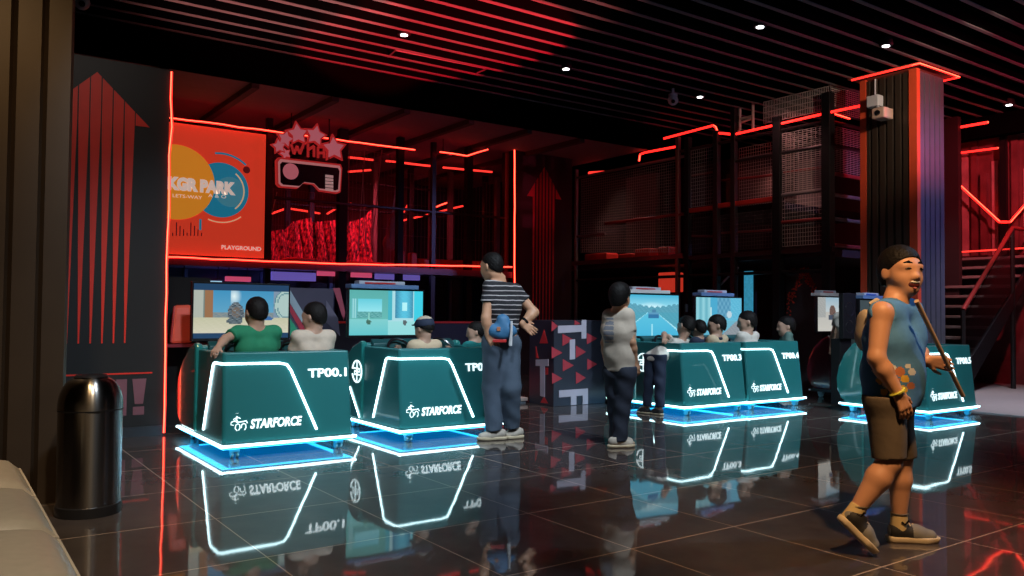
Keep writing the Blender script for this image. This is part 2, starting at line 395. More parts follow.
def led(label, pts, r=0.013, m=None, wob=0.004, group=None):
    P = []
    pts = [np.array(p, float) for p in pts]
    for a, b in zip(pts[:-1], pts[1:]):
        n = max(2, int(np.linalg.norm(b-a)/0.25))
        for i in range(n): P.append(a+(b-a)*i/n+np.random.RandomState(len(P)+int(1000*abs(a[0]))).normal(0, wob, 3)*(1 if 0 < i else 0))
    P.append(pts[-1])
    mb = MB(); mb.tube(P, r, 6)
    o = tag(mb.build('light_strip', LEDTUBE if m in (None, LEDRED) else m, smooth=True), label, 'light strip', group)
    if m in (None, LEDRED):      # bright diode line along the room side of the red tube
        mb = MB(); mb.tube([p+np.array([-0.55, -0.83, 0.05])*r*0.75 for p in P], r*0.42, 6); mb.build('diode_line', LEDRED, o, smooth=True)
    return o

# ------------------------------------------------------------------ smooth bodies from blended solids
def unit(v): v = np.array(v, float); return v/(np.linalg.norm(v)+1e-12)
def cone(a, ra, b, rb, k=0.02, clip=None): return ('c', np.array(a, float), ra, np.array(b, float), rb, k, clip)
def ell(c, ax, rad, k=0.02, clip=None): return ('e', np.array(c, float), np.array(ax, float), np.array(rad, float), None, k, clip)
def surface(prims, h, clips=(), subs=(), wrinkle=0.0, wl=9.0):
    lo = np.array([1e9]*3); hi = -lo
    for p in prims:
        if p[0] == 'c':
            for q, r in ((p[1], p[2]), (p[3], p[4])): lo = np.minimum(lo, q-r); hi = np.maximum(hi, q+r)
        else:
            r = p[3].max(); lo = np.minimum(lo, p[1]-r); hi = np.maximum(hi, p[1]+r)
    lo = lo-4*h; hi = hi+4*h
    n = np.ceil((hi-lo)/h).astype(int)+1
    axs = [(lo[i]+h*np.arange(n[i])).astype(np.float32) for i in range(3)]
    F = np.full(n, 1.0, np.float32)
    def dist(p, sl):
        X = axs[0][sl[0]][:, None, None]; Y = axs[1][sl[1]][None, :, None]; Z = axs[2][sl[2]][None, None, :]
        if p[0] == 'c':
            a, ra, b, rb = p[1:5]; ab = b-a; L2 = max(ab@ab, 1e-9)
            dx, dy, dz = X-np.float32(a[0]), Y-np.float32(a[1]), Z-np.float32(a[2])
            t = np.clip((dx*ab[0]+dy*ab[1]+dz*ab[2])/L2, 0, 1)
            return np.sqrt((dx-t*ab[0])**2+(dy-t*ab[1])**2+(dz-t*ab[2])**2)-(ra+(rb-ra)*t)
        c, ax, rad = p[1:4]
        dx, dy, dz = X-np.float32(c[0]), Y-np.float32(c[1]), Z-np.float32(c[2])
        l = [dx*ax[i][0]+dy*ax[i][1]+dz*ax[i][2] for i in range(3)]
        k0 = np.sqrt(sum((l[i]/rad[i])**2 for i in range(3))); k1 = np.sqrt(sum((l[i]/rad[i]**2)**2 for i in range(3)))+1e-9
        return k0*(k0-1)/k1
    def region(p, pad):
        if p[0] == 'c':
            a = np.minimum(p[1]-p[2], p[3]-p[4])-pad; b = np.maximum(p[1]+p[2], p[3]+p[4])+pad
        else:
            r = p[3].max(); a = p[1]-r-pad; b = p[1]+r+pad
        i0 = np.clip(np.floor((a-lo)/h).astype(int), 0, n); i1 = np.clip(np.ceil((b-lo)/h).astype(int)+1, 0, n)
        return tuple(slice(i0[i], i1[i]) for i in range(3))
    def plane(q, nn, sl):
        X = axs[0][sl[0]][:, None, None]; Y = axs[1][sl[1]][None, :, None]; Z = axs[2][sl[2]][None, None, :]
        return (X-q[0])*nn[0]+(Y-q[1])*nn[1]+(Z-q[2])*nn[2]
    for p in prims:
        k = p[5]; sl = region(p, k+3*h)
        if any(s.stop <= s.start for s in sl): continue
        d = dist(p, sl).astype(np.float32)
        if p[6] is not None:
            for q, nn in p[6]: d = np.maximum(d, plane(q, nn, sl))
        a = F[sl]; hh = np.maximum(k-np.abs(a-d), 0)/max(k, 1e-6)
        F[sl] = np.minimum(a, d)-hh*hh*k*0.25
    full = (slice(None),)*3
    if wrinkle:
        X = axs[0][:, None, None]; Y = axs[1][None, :, None]; Z = axs[2][None, None, :]
        F = F+wrinkle*(np.sin(wl*3*X+wl*2.1*Z+1)*np.sin(wl*2.6*Y-wl*1.7*Z)+0.6*np.sin(wl*4.1*Z+wl*2.2*X-wl*3*Y)).astype(np.float32)
    for p in subs:
        sl = region(p, 3*h)
        F[sl] = np.maximum(F[sl], -dist(p, sl))
    for q, nn in clips: F = np.maximum(F, plane(np.array(q, float), unit(nn), full).astype(np.float32))
    # surface nets
    S = F < 0
    c = [S[i:n[0]-1+i, j:n[1]-1+j, k:n[2]-1+k] for i in (0, 1) for j in (0, 1) for k in (0, 1)]
    cnt = sum(x.astype(np.int8) for x in c); act = (cnt > 0) & (cnt < 8)
    idx = -np.ones(act.shape, np.int64); cells = np.argwhere(act); idx[act] = np.arange(len(cells))
    acc = np.zeros((len(cells), 3)); num = np.zeros(len(cells))
    corner = [(i, j, k) for i in (0, 1) for j in (0, 1) for k in (0, 1)]
    for a in range(8):
        for b in range(a+1, 8):
            if sum(abs(corner[a][i]-corner[b][i]) for i in range(3)) != 1: continue
            A = cells+corner[a]; B = cells+corner[b]
            fa = F[A[:, 0], A[:, 1], A[:, 2]].astype(float); fb = F[B[:, 0], B[:, 1], B[:, 2]].astype(float)
            mk = (fa < 0) != (fb < 0); t = np.where(mk, fa/np.where(mk, fa-fb, 1), 0)
            acc += mk[:, None]*(A+(B-A)*t[:, None]); num += mk
    V = lo+h*acc/np.maximum(num, 1)[:, None]
    quads = []
    for ax in range(3):
        o1, o2 = [(1, 2), (2, 0), (0, 1)][ax]
        s0 = [slice(None)]*3; s1 = [slice(None)]*3; s0[ax] = slice(0, -1); s1[ax] = slice(1, None)
        e = S[tuple(s0)] != S[tuple(s1)]
        E = np.argwhere(e); E = E[(E[:, o1] > 0) & (E[:, o2] > 0) & (E[:, o1] < n[o1]-1) & (E[:, o2] < n[o2]-1)]
        u = np.zeros(3, int); u[o1] = 1; v = np.zeros(3, int); v[o2] = 1
        g = lambda q: idx[q[:, 0], q[:, 1], q[:, 2]]
        Q = np.stack([g(E), g(E-u), g(E-u-v), g(E-v)], 1)
        fl = ~S[E[:, 0], E[:, 1], E[:, 2]]
        Q[fl] = Q[fl][:, ::-1]
        quads.append(Q)
    Q = np.concatenate(quads); Q = Q[(Q >= 0).all(1)]
    return V, Q
def solid(name, prims, h, m, parent, paint=None, **k):
    V, Q = surface(prims, h, **k)
    org = np.zeros(3); q = parent
    while q is not None: org = org+np.array(q.location); q = q.parent
    me = bpy.data.meshes.new(name)
    me.from_pydata((V-org).tolist(), [], Q.tolist())
    for x in (m if isinstance(m, (list, tuple)) else [m]): me.materials.append(x)
    if paint is not None:
        C = V[Q].mean(1); me.polygons.foreach_set('material_index', paint(C).astype(np.int32))
    me.polygons.foreach_set('use_smooth', [True]*len(me.polygons)); me.update()
    o = bpy.data.objects.new(name, me); COL.objects.link(o); o.parent = parent
    return o

# ================================================================== THE SETTING
mb = MB(); mb.box((-4, -4, -0.1), (18, 17.6, 0)); f_ = struct('floor', mb, FLOOR, origin=(0, 0, 0))
# matte floor beside the stairs
mb = MB(); mb.hexa([(10.42, 1.5, 0.001), (15.2, 1.5, 0.001), (15.2, 9.2, 0.001), (10.42, 5.75, 0.001), (10.42, 1.5, 0.012), (15.2, 1.5, 0.012), (15.2, 9.2, 0.012), (10.42, 5.75, 0.012)])
struct('floor_stair_landing', mb, MATTE)
mb = MB(); mb.box((-4, -4, 5.4), (18, 17.6, 5.5)); struct('ceiling', mb, DEEPBLACK)
# hanging grey baffles, parallel blades with sides painted black for shade
mb = MB()
k = 0
yy = 10.61
while yy > -2.5:
    mb.box((-3.9, yy-0.02, 4.612), (15.9, yy+0.02, 4.76), 1); mb.box((-3.9, yy-0.024, 4.6), (15.9, yy+0.024, 4.612)); yy -= 0.3465
struct('ceiling_baffles', mb, [mat('grey_baffle_edge', (0.095, 0.088, 0.09), 0.5), DEEPBLACK])
# dark bulkhead across the hall and the lower ceiling of the play area behind it
mb = MB(); mb.box((-4, 10.7, 4.22), (10.9, 10.95, 5.4)); struct('beam_bulkhead', mb, DEEPBLACK)
mb = MB(); mb.box((-4, 10.95, 4.24), (10.9, 17.6, 4.34)); struct('ceiling_play_area', mb, RECCEIL)
mb = MB()
for x in (1.2, 2.35, 3.5, 4.65, 5.8, 6.95, 8.1, 9.25): mb.box((x-0.05, 10.97, 4.16), (x+0.05, 17.5, 4.24))
struct('ceiling_battens', mb, mat('dark_plum_batten', (0.05, 0.03, 0.03), 0.8))
mb = MB(); mb.box((-4, 17.5, 0), (18, 17.6, 5.4)); struct('wall_back', mb, WALLDARK)
mb = MB(); mb.box((-4.1, -4, 0), (-4, 17.6, 5.4)); struct('wall_left', mb, WALLDARK)
mb = MB(); mb.box((-4, -4.1, 0), (18, -4, 5.4)); struct('wall_front', mb, WALLDARK)
mb = MB(); mb.box((18, -4, 0), (18.1, 17.6, 5.4)); struct('wall_right', mb, WALLDARK)

# partition with the large red arrow
mb = MB(); mb.box((-3.9, 8.15, 0), (1.79, 8.35, 3.43)); struct('wall_partition', mb, PARTITION)
mb = MB(); mb.box((-3.9, 8.135, 0), (1.79, 8.152, 0.09)); struct('baseboard_partition', mb, mat('blue_grey_skirting', (0.03, 0.035, 0.045), 0.4))
def arrow(y, tipx, tipz, shz, half, stem, z0, n, m, label, gap):
    """arrow of upright stripes that taper to points at the bottom"""
    mb = MB(); w_ = 2*stem/n
    for i in range(n):
        xl = tipx-stem+i*w_; xr = xl+w_*(1-gap)
        zl = tipz-(tipz-shz)*abs(xl-tipx)/half; zr = tipz-(tipz-shz)*abs(xr-tipx)/half
        xm = (xl+xr)/2
        poly = [(xl, zl), (xl, shz), (xm-w_*0.06, z0), (xm+w_*0.06, z0), (xr, shz), (xr, zr)]
        if xl < tipx < xr: poly.append((tipx, tipz))
        mb.prism(poly, (0, y, 0), (1, 0, 0), (0, 0, 1), (0, -1, 0), 0.006)
    for s in (-1, 1):
        a = tipx+s*stem; za = tipz-(tipz-shz)*stem/half
        mb.prism([(a, za), (tipx+s*half, shz), (a, shz)], (0, y, 0), (1, 0, 0), (0, 0, 1), (0, -1, 0), 0.006)
    return tag(mb.build('wall_arrow', m), label, 'wall graphic')
arrow(8.148, 1.17, 3.30, 2.86, 0.45, 0.33, 0.86, 7, REDPRINT, 'big red striped up arrow on the charcoal partition above the steel bin', 0.10)
t = thing('wall_lettering', (1.5, 8.14, 0.2), 'faded pink exclamation marks low on the charcoal partition beside the bin', 'wall graphic')
mb = MB(); PINK = mat('faded_pink_print', (0.22, 0.085, 0.115), 0.6)
for x0, x1 in ((1.385, 1.475), (1.52, 1.64)):
    if x0 < 1.5: mb.prism([(x0, 0.20), (x1, 0.20), (x1, 0.53), (x0, 0.53)], (0, 8.149, 0), (1, 0, 0), (0, 0, 1), (0, -1, 0), 0.005)
    else:
        mb.prism([(x0+0.025, 0.30), (x1-0.025, 0.30), (x1, 0.53), (x0, 0.53)], (0, 8.149, 0), (1, 0, 0), (0, 0, 1), (0, -1, 0), 0.005)
        mb.prism([(x0+0.01, 0.20), (x1-0.015, 0.20), (x1-0.015, 0.275), (x0+0.01, 0.275)], (0, 8.149, 0), (1, 0, 0), (0, 0, 1), (0, -1, 0), 0.005)
mb.build('exclamation_mark', PINK, t)
mb = MB(); mb.box((0.70, 8.146, 0.575), (1.69, 8.15, 0.588)); tag(mb.build('pinstripe', REDPRINT), 'thin red line across the charcoal partition under the striped arrow', 'wall graphic')

# back panel of the play area with the second arrow
mb = MB(); mb.box((8.93, 12.6, 0), (10.37, 12.75, 4.24)); struct('wall_arrow_panel', mb, mat('plum_black_panel', (0.020, 0.007, 0.012), 0.5))
arrow(12.597, 9.67, 4.00, 3.40, 0.42, 0.28, 0.4, 7, DARKREDPRINT, 'dark red striped up arrow on the tall panel at the centre behind the letter box', 0.42)

# ribbed pillar close to the bench
def ribbed(x0, x1, y, z0, z1, n, mbx, depth=0.035):
    w_ = (x1-x0)/n
    for i in range(n):
        a = x0+i*w_
        mbx.hexa([(a+w_*0.12, y, z0), (a+w_*0.88, y, z0), (a+w_, y+depth, z0), (a, y+depth, z0), (a+w_*0.12, y, z1), (a+w_*0.88, y, z1), (a+w_, y+depth, z1), (a, y+depth, z1)])
mb = MB(); mb.box((-0.62, 5.685, 0), (0.685, 6.6, 5.3)); ribbed(-0.6, 0.685, 5.65, 0.0, 5.3, 8, mb)
struct('pillar_left', mb, BRONZE)
# tall pillar at the right with its neon cap
t = thing('column', (11.18, 6.2, 0), 'tall ribbed column with bronze face, silver fluted face and red corner trims', 'column')
tag(t, kind='structure')
mb = MB(); mb.box((10.84, 5.87, 0), (11.53, 6.63, 4.55))
w_ = 0.68/6
for i in range(6):
    a = 5.93+i*w_
    mb.hexa([(10.80, a+0.015, 0.02), (10.80, a+w_-0.02, 0.02), (10.84, a+w_, 0.02), (10.84, a, 0.02), (10.80, a+0.015, 4.5), (10.80, a+w_-0.02, 4.5), (10.84, a+w_, 4.5), (10.84, a, 4.5)])
mb.build('bronze_face', BRONZE, t)
mb = MB(); ribbed(10.87, 11.53, 5.83, 0.02, 4.5, 5, mb, 0.05); mb.build('fluted_face', SILVER, t)
mb = MB(); mb.box((10.785, 5.82, 0), (10.87, 5.93, 4.52)); mb.build('trim', TRIMRED, t)
mb = MB(); mb.box((10.785, 6.56, 0), (10.86, 6.65, 4.52)); mb.build('trim', TRIMRED, t)
ring = [(10.79, 6.78, 4.57), (10.79, 5.78, 4.57), (11.86, 5.78, 4.57), (11.86, 6.5, 4.57)]
led('orange red neon rim around the top of the tall ribbed column', ring, 0.014, LEDRED, 0)
mb = MB(); mb.box((10.80, 5.80, 4.59), (11.84, 6.85, 4.60)); struct('trim_1', mb, mat('bronze_cap', (0.16, 0.11, 0.07), 0.5))
c = at(880, 105, X=10.74)
t = thing('surveillance_camera', c, 'white box cameras on a bracket high on the bronze face of the column', 'camera')
mb = MB(); mb.box((10.66, c[1]-0.02, c[2]-0.02), (10.80, c[1]+0.16, c[2]+0.14)); mb.build('mount_box', WHITEPL, t, bevel=0.015)
mb = MB(); mb.box((10.50, c[1]-0.20, c[2]-0.24), (10.74, c[1]-0.01, c[2]-0.09)); mb.build('camera_body', mat('cream_plastic', (0.62, 0.42, 0.32), 0.4), t, bevel=0.02)
mb = MB(); mb.tube([(10.72, c[1]+0.05, c[2]), (10.66, c[1]-0.06, c[2]-0.09)], 0.018); mb.build('bracket', WHITEPL, t, smooth=True)
mb = MB(); mb.tube([(10.79, c[1]+0.10, c[2]+0.14), (10.79, c[1]+0.10, 4.5)], 0.012); mb.build('cable', WHITEPL, t, smooth=True)
mb = MB(); mb.lathe((10.495, c[1]-0.10, c[2]-0.165), [(0.04, 0), (0.045, 0.02)], 16, axis=(1, 0, 0)); mb.build('lens', BLACKGLOSS, t, smooth=True)

# downlights in the baffle ceiling
for i, (px, py, lab) in enumerate([(404, 35, 'white downlight over the vr headset sign'), (566, 69, 'white downlight over the dark red arrow panel'), (760, 27, 'white downlight nearest the middle of the hall ceiling, biggest of the row'),
                     (700, 97, 'small white downlight beside the bullet camera on the ceiling'), (886, 46, 'white downlight in the ceiling beside the top of the column'), (1009, 105, 'white downlight over the staircase')]):
    p = at(px, py, Z=4.58)
    t = thing('downlight', p, lab, 'ceiling light')
    mb = MB(); mb.lathe(p+np.array([0, 0, 0.0]), [(0.043, 0), (0.078, 0.0), (0.085, 0.02), (0.075, 0.10), (0.055, 0.10)], 20); mb.build('housing', BLACK, t, smooth=False)
    mb = MB(); mb.lathe(p+np.array([0, 0, -0.006]), [(0.0, 0), (0.044, 0.0), (0.044, 0.012)], 20); mb.build('lens', DOWN, t)
def ballcam(px, py, z, lab):
    p = at(px, py, Z=z); t = thing('ceiling_camera', p, lab, 'camera')
    mb = MB(); mb.lathe(p, [(0.0, -0.085), (0.04, -0.075), (0.07, -0.045), (0.082, 0), (0.07, 0.045), (0.04, 0.07)], 18); mb.build('dome', WHITEPL, t, smooth=True)
    mb = MB(); mb.lathe(p+np.array([0, 0, 0.06]), [(0.07, 0), (0.07, 0.03), (0.02, 0.035), (0.02, 0.12)], 18); mb.build('mount', WHITEPL, t)
    v = unit(CAM-p); mb = MB(); mb.lathe(p+v*0.066+np.array([0, 0, -0.02]), [(0.032, 0), (0.03, 0.02), (0.0, 0.024)], 14, axis=v); mb.build('lens', BLACKGLOSS, t, smooth=True)
ballcam(673, 100, 4.46, 'white ball camera hanging from the baffle ceiling above the play frame')
ballcam(82, 2, 4.46, 'white ball camera hanging near the top of the bronze ribbed pillar')
# access panel of the ceiling
mb = MB()
for (px, py), (qx, qy) in [((388, 57), (396, 50)), ((396, 50), (485, 68)), ((477, 73), (488, 68))]:
    mb.tube([at(px, py, Z=4.615), at(qx, qy, Z=4.615)], 0.014, 4)
struct('ceiling_hatch_frame', mb, SLAT)

# ------------------------------------------------------------------ neon of the left play area
led('tall red neon line on the edge of the charcoal partition', [(1.80, 8.13, 0.02), (1.80, 8.13, 3.41)], 0.011, wob=0.006)
YB = 12.55
led('red neon line over the orange banner and vr headset sign', [at(170, 118, Y=YB), at(415, 150, Y=YB)], 0.016)
_ln = led('short bent red neon piece hanging right of the neon over the headset sign', [at(440, 152, Y=YB), at(467, 156, Y=YB), at(488, 149.5, Y=YB)], 0.016)
mb = MB()
for px, py in ((443, 152), (486, 150)):
    p = at(px, py, Y=YB); mb.tube([p, (p[0], p[1], 4.25)], 0.008, 6)
mb.build('hanger', BLACK, _ln)
led('long red neon line along the deck edge under the banner and the nets', [at(160, 257, Y=YB), at(340, 264, Y=YB), at(512, 267, Y=YB)], 0.016)
led('tall red neon line on the edge of the panel with the dark red arrow', [at(514.5, 150, Y=YB), at(514.5, 322, Y=YB)], 0.018, wob=0.003)

# play deck at the left, seen above the screens
t = thing('play_deck', (5.5, 14, 0), 'raised dark play deck with netted posts behind the screens at left', 'play structure')
mb = MB(); mb.box((1.5, 12.6, 1.82), (9.0, 16.8, 1.93)); mb.build('deck', mat('mauve_deck', (0.16, 0.09, 0.16), 0.3), t)
for px, m, w in ((267, METALPOST, 0.045), (341.5, BLACK, 0.07), (399, BLACK, 0.055), (432, METALPOST, 0.04), (468, BLACK, 0.06), (505, METALPOST, 0.05)):
    p = at(px, 260, Y=12.75); mb = MB(); mb.box((p[0]-w, 12.70, 0), (p[0]+w, 12.70+2*w, 4.2)); mb.build('post', m, t)
for px in (287, 311, 374, 410, 431, 450, 485, 497):
    p = at(px, 230, Y=15.2); mb = MB(); mb.box((p[0]-0.05, 15.15, 1.9), (p[0]+0.05, 15.25, 4.2)); mb.build('post', PALEPOST if px in (374, 431, 450, 497) else METALPOST, t)  # paler rear posts stand in for glimmers at the back
for z, y in ((2.95, 12.72), (3.75, 15.2), (3.2, 15.2)):
    mb = MB(); mb.tube([(4.4, y, z), (9.0, y, z)], 0.025, 6); mb.build('rail', METALPOST, t, smooth=True)
def net(a, b, c, d, nu, nv, r, name, m, parent):
    """cord net between corners a (low, start), b (low, end), c (high, end), d (high, start)"""
    a, b, c, d = [np.array(q, float) for q in (a, b, c, d)]; mb = MB()
    for i in range(nu+1):
        s = i/nu; mb.tube([a+(b-a)*s, d+(c-d)*s], r, 3, cap=False)
    for j in range(nv+1):
        s = j/nv; mb.tube([a+(d-a)*s, b+(c-b)*s], r, 3, cap=False)
    return mb.build(name, m, parent)
net((4.35, 12.8, 1.95), (5.45, 12.8, 1.95), (5.45, 12.8, 3.1), (4.35, 12.8, 3.1), 24, 2, 0.004, 'net', mat('mauve_cord', (0.3, 0.16, 0.18), 0.8), t)
net((5.5, 12.82, 1.95), (6.55, 12.82, 1.95), (6.55, 12.82, 3.9), (5.5, 12.82, 3.9), 16, 3, 0.004, 'net', mat('mauve_cord', (0.3, 0.16, 0.18)), t)
net((6.7, 12.82, 1.95), (8.7, 12.82, 1.95), (8.7, 12.82, 3.6), (6.7, 12.82, 3.6), 26, 3, 0.003, 'net', mat('mauve_cord', (0.3, 0.16, 0.18)), t)
# rear wall of the play deck and lit red soft play
mb = MB(); mb.box((1.5, 16.8, 0), (9.02, 16.9, 4.24)); struct('wall_play_area', mb, mat('wine_dark_wall', (0.14, 0.05, 0.065), 0.6))
def rumple(x0, x1, y, z0, ztop, seed, label):
    rs = np.random.RandomState(seed); n = 46; mbx = MB(); m_ = 14
    xs = np.linspace(x0, x1, n); V = []
    for j in range(m_+1):
        for i, x in enumerate(xs):
            zt = ztop(x); z = z0+(zt-z0)*j/m_
            V.append((x, y+0.07*math.sin(x*23+seed+j*0.25)+0.04*math.sin(x*51+j*0.6), z))
    F = [(j*n+i, j*n+i+1, (j+1)*n+i+1, (j+1)*n+i) for j in range(m_) for i in range(n-1)]
    nV = len(V)
    mbx.add(V, F); mbx.add([(v[0], v[1]+0.03, v[2]) for v in V], F)
    return tag(mbx.build('netting_curtain', REDNET, smooth=True), label, 'netting', 'red lit net curtains on the play deck')
def zprof(pts):
    xs = [p[0] for p in pts]; zs = [p[1] for p in pts]
    return lambda x: float(np.interp(x, xs, zs))
def CX(px, Y): return at(px, 240, Y=Y)[0]
def CZ(px, py, Y): return at(px, py, Y=Y)[2]
Yn = 14.6
rumple(CX(270, Yn), CX(312, Yn), Yn, 1.93, zprof([(CX(270, Yn), CZ(270, 231, Yn)), (CX(287, Yn), CZ(287, 229, Yn)), (CX(291, Yn), CZ(291, 222, Yn)), (CX(312, Yn), CZ(312, 217, Yn))]), 3, 'red lit net curtain under the vr headset sign, first from the banner')
rumple(CX(313, Yn), CX(345, Yn), Yn+0.05, 1.93, zprof([(CX(313, Yn), CZ(313, 222, Yn)), (CX(345, Yn), CZ(345, 219, Yn))]), 5, 'red lit net curtain behind the thick black post of the play deck')
rumple(CX(346, Yn), CX(372, Yn), Yn, 1.93, zprof([(CX(346, Yn), CZ(346, 223, Yn)), (CX(360, Yn), CZ(360, 219, Yn)), (CX(372, Yn), CZ(372, 210, Yn))]), 8, 'red lit net curtain behind the white swing ropes')
# netted sack and ropes
t = thing('swing_ropes', at(370, 252, Y=13.2), 'pale swing ropes hanging over the red netting of the play deck', 'rope')
for a, b in (((365, 148), (358, 251)), ((382, 150), (371, 251)), ((349, 150), (348.5, 225)), ((400, 152), (391, 225)), ((277, 192), (272, 213)), ((362.5, 165), (366, 251))):
    mb = MB(); mb.tube([at(*a, Y=13.2), at(*b, Y=13.2)], 0.009, 5); mb.build('rope', CORD, t, smooth=True)
c = at(392, 233, Y=13.2)
t = thing('hanging_net_sack', c-np.array([0, 0, 0.3]), 'pinkish net sack hanging by a rope beside the red netting', 'sack')
solid('sack', [ell(c, np.eye(3), (0.10, 0.10, 0.27), 0.02), cone(c+np.array([0, 0, 0.2]), 0.06, c+np.array([0.02, 0, 0.36]), 0.02, 0.06), ell(c+np.array([-0.04, 0, -0.18]), np.eye(3), (0.13, 0.11, 0.14), 0.04)], 0.018, mat('pink_netting', (0.45, 0.13, 0.11), 0.7, vary=0.5, scale=40), t, wrinkle=0.006)
mb = MB(); mb.tube([c+np.array([0.02, 0, 0.34]), at(400, 152, Y=13.2)], 0.009, 5); mb.build('rope', CORD, t, smooth=True)
# dim neon inside
IN = [(((345, 157), (373, 160)), 14.2, 'dim red neon piece beside the black post near the headset sign'), (((386, 161), (436, 166.5)), 14.2, 'long dim red neon piece right of the swing ropes under the upper neon'), (((443, 167.5), (492, 172)), 14.2, 'dim red neon piece nearest the tall neon of the arrow panel'),
      (((272, 213.5), (286, 208.5)), 16.2, 'slanting dim red neon under the corner of the headset sign'), (((289, 208.5), (320, 213.5)), 16.2, 'flat dim red neon piece above the net curtain under the headset sign'), (((327, 214), (341, 205.5)), 16.2, 'dim red neon rising to the thick black post'), (((350, 203.5), (366, 206.5)), 16.2, 'short dim red neon behind the ropes'),
      (((346, 172), (371, 170)), 15.0, 'dim red neon behind the headset sign edge'), (((401, 221), (463, 206)), 16.2, 'dim red neon slanting up behind the play deck posts'), (((402, 215), (413, 196)), 16.2, 'steep dim red neon left of the slanting neon behind the posts'), (((436, 207), (448, 202.5)), 16.2, 'bright little neon over the slanting neon behind the posts')]
for (a, b), y, lab in IN: led(lab, [at(*a, Y=y), at(*b, Y=y)], 0.02, LEDREDDIM if 'bright' not in lab else LEDRED, 0.003)
# red foam on the deck
def foam(px0, px1, py0, py1, Y, lab, depth=0.3, g='red foam pieces on the play deck'):
    a = at(px0, py1, Y=Y); b = at(px1, py0, Y=Y); z0 = 1.93
    mb = MB(); mb.box((a[0], Y, z0), (b[0], Y+depth, z0+(b[2]-a[2])))
    return tag(mb.build('foam_block', REDFOAM, bevel=0.025), lab, 'foam block', g)
foam(399.5, 405.5, 245, 262, 12.95, 'upright red foam roll at the left of the pair on the play deck', 0.15)
foam(411, 417.5, 246, 262, 12.95, 'upright red foam roll at the right of the pair on the play deck', 0.15)
foam(419, 508, 257, 263, 12.95, 'very long low red foam beam at the deck front behind the standing man', 0.2)
foam(420, 430, 247, 251, 15.6, 'small red foam cushion at the back of the play deck next to the rolls')
foam(451, 466, 247, 251, 15.6, 'middle red foam cushion at the back of the play deck')
foam(470, 482, 247, 251, 15.6, 'red foam cushion at the back of the play deck right of the black post')
foam(487, 510, 247, 251, 15.6, 'red foam cushion at the back of the deck beside the tall neon line')
foam(288, 320, 249, 256, 13.6, 'low red foam step under the first net curtain')
foam(347, 394, 252, 257, 13.6, 'long low red foam step under the swing ropes')

# orange banner
def disc(c, r, ey, y, n=48, a0=0, a1=2*PI):
    return [(c[0]+r*math.cos(a0+(a1-a0)*i/(n if a1-a0 < 6.28 else n)), c[1]+r*math.sin(a0+(a1-a0)*i/n)) for i in range(n+(1 if a1-a0 < 6.28 else 0))]
def arcband(c, r0, r1, a0, a1, n=24):
    return [(c[0]+r1*math.cos(a0+(a1-a0)*i/n), c[1]+r1*math.sin(a0+(a1-a0)*i/n)) for i in range(n+1)]+[(c[0]+r0*math.cos(a1-(a1-a0)*i/n), c[1]+r0*math.sin(a1-(a1-a0)*i/n)) for i in range(n+1)]
YB2 = 12.60
def B2(px, py): p = at(px, py, Y=YB2); return (p[0], p[2])
tl, tr, br = B2(150, 120), B2(266, 136), B2(266, 258.5)
t = thing('banner', (3.2, YB2, br[1]), 'orange red playground banner with an orange and a blue circle', 'banner')
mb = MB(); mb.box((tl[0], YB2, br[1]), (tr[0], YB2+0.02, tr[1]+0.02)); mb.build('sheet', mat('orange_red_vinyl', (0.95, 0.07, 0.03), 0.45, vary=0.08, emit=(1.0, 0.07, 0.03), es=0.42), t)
K = dict(ex=(1, 0, 0), ey=(0, 0, 1), ez=(0, -1, 0))
def flat(polys, name, m, lift, d=0.003):
    mb = MB()
    for p in polys: mb.prism(p, (0, YB2-lift, 0), (1, 0, 0), (0, 0, 1), (0, -1, 0), d)
    return mb.build(name, m, t)
cb = B2(221, 190); rb = 0.315*1.0
cb_r = 0.415
co = B2(176, 182); co_r = 0.55
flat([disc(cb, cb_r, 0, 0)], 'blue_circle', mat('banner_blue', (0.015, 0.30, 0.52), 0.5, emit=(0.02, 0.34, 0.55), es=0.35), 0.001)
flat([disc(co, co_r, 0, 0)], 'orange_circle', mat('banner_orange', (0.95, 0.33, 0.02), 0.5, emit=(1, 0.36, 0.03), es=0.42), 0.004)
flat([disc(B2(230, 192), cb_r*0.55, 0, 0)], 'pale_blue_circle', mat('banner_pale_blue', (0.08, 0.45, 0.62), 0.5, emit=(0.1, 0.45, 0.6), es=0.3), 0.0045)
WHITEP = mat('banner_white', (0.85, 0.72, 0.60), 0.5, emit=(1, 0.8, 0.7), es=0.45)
flat([disc(B2(246.5, 170), 0.055, 0, 0, 20)], 'pale_dot', mat('banner_tan', (0.75, 0.55, 0.40), 0.5), 0.002)
flat([arcband(cb, cb_r*1.30, cb_r*1.37, 0.85, 1.75), ], 'blue_arc', mat('banner_blue', (0.02, 0.3, 0.5)), 0.002)
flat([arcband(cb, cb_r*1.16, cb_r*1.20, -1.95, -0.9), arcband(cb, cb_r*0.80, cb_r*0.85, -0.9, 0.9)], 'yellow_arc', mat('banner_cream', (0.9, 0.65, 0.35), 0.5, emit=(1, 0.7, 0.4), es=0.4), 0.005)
flat([[(B2(199, 230)[0], B2(199, 230)[1]), (B2(198, 219)[0]+0.05, B2(199, 230)[1]), (B2(198, 219)[0]+0.05, B2(198, 219)[1]), (B2(199, 230)[0], B2(198, 219)[1])]], 'blue_bar', mat('banner_blue', (0.02, 0.3, 0.5)), 0.005)
a = B2(167.5, 188.3); b = B2(235.5, 188.3); h_ = 0.165
tx = fit_text('KGR PARK', (a[0], YB2-0.008, a[1]-0.0), (1, 0, 0), (0, 0, 1), (0, -1, 0), b[0]-a[0], h_, 0.004, bold=0.075); tx.build('lettering', WHITEP, t)
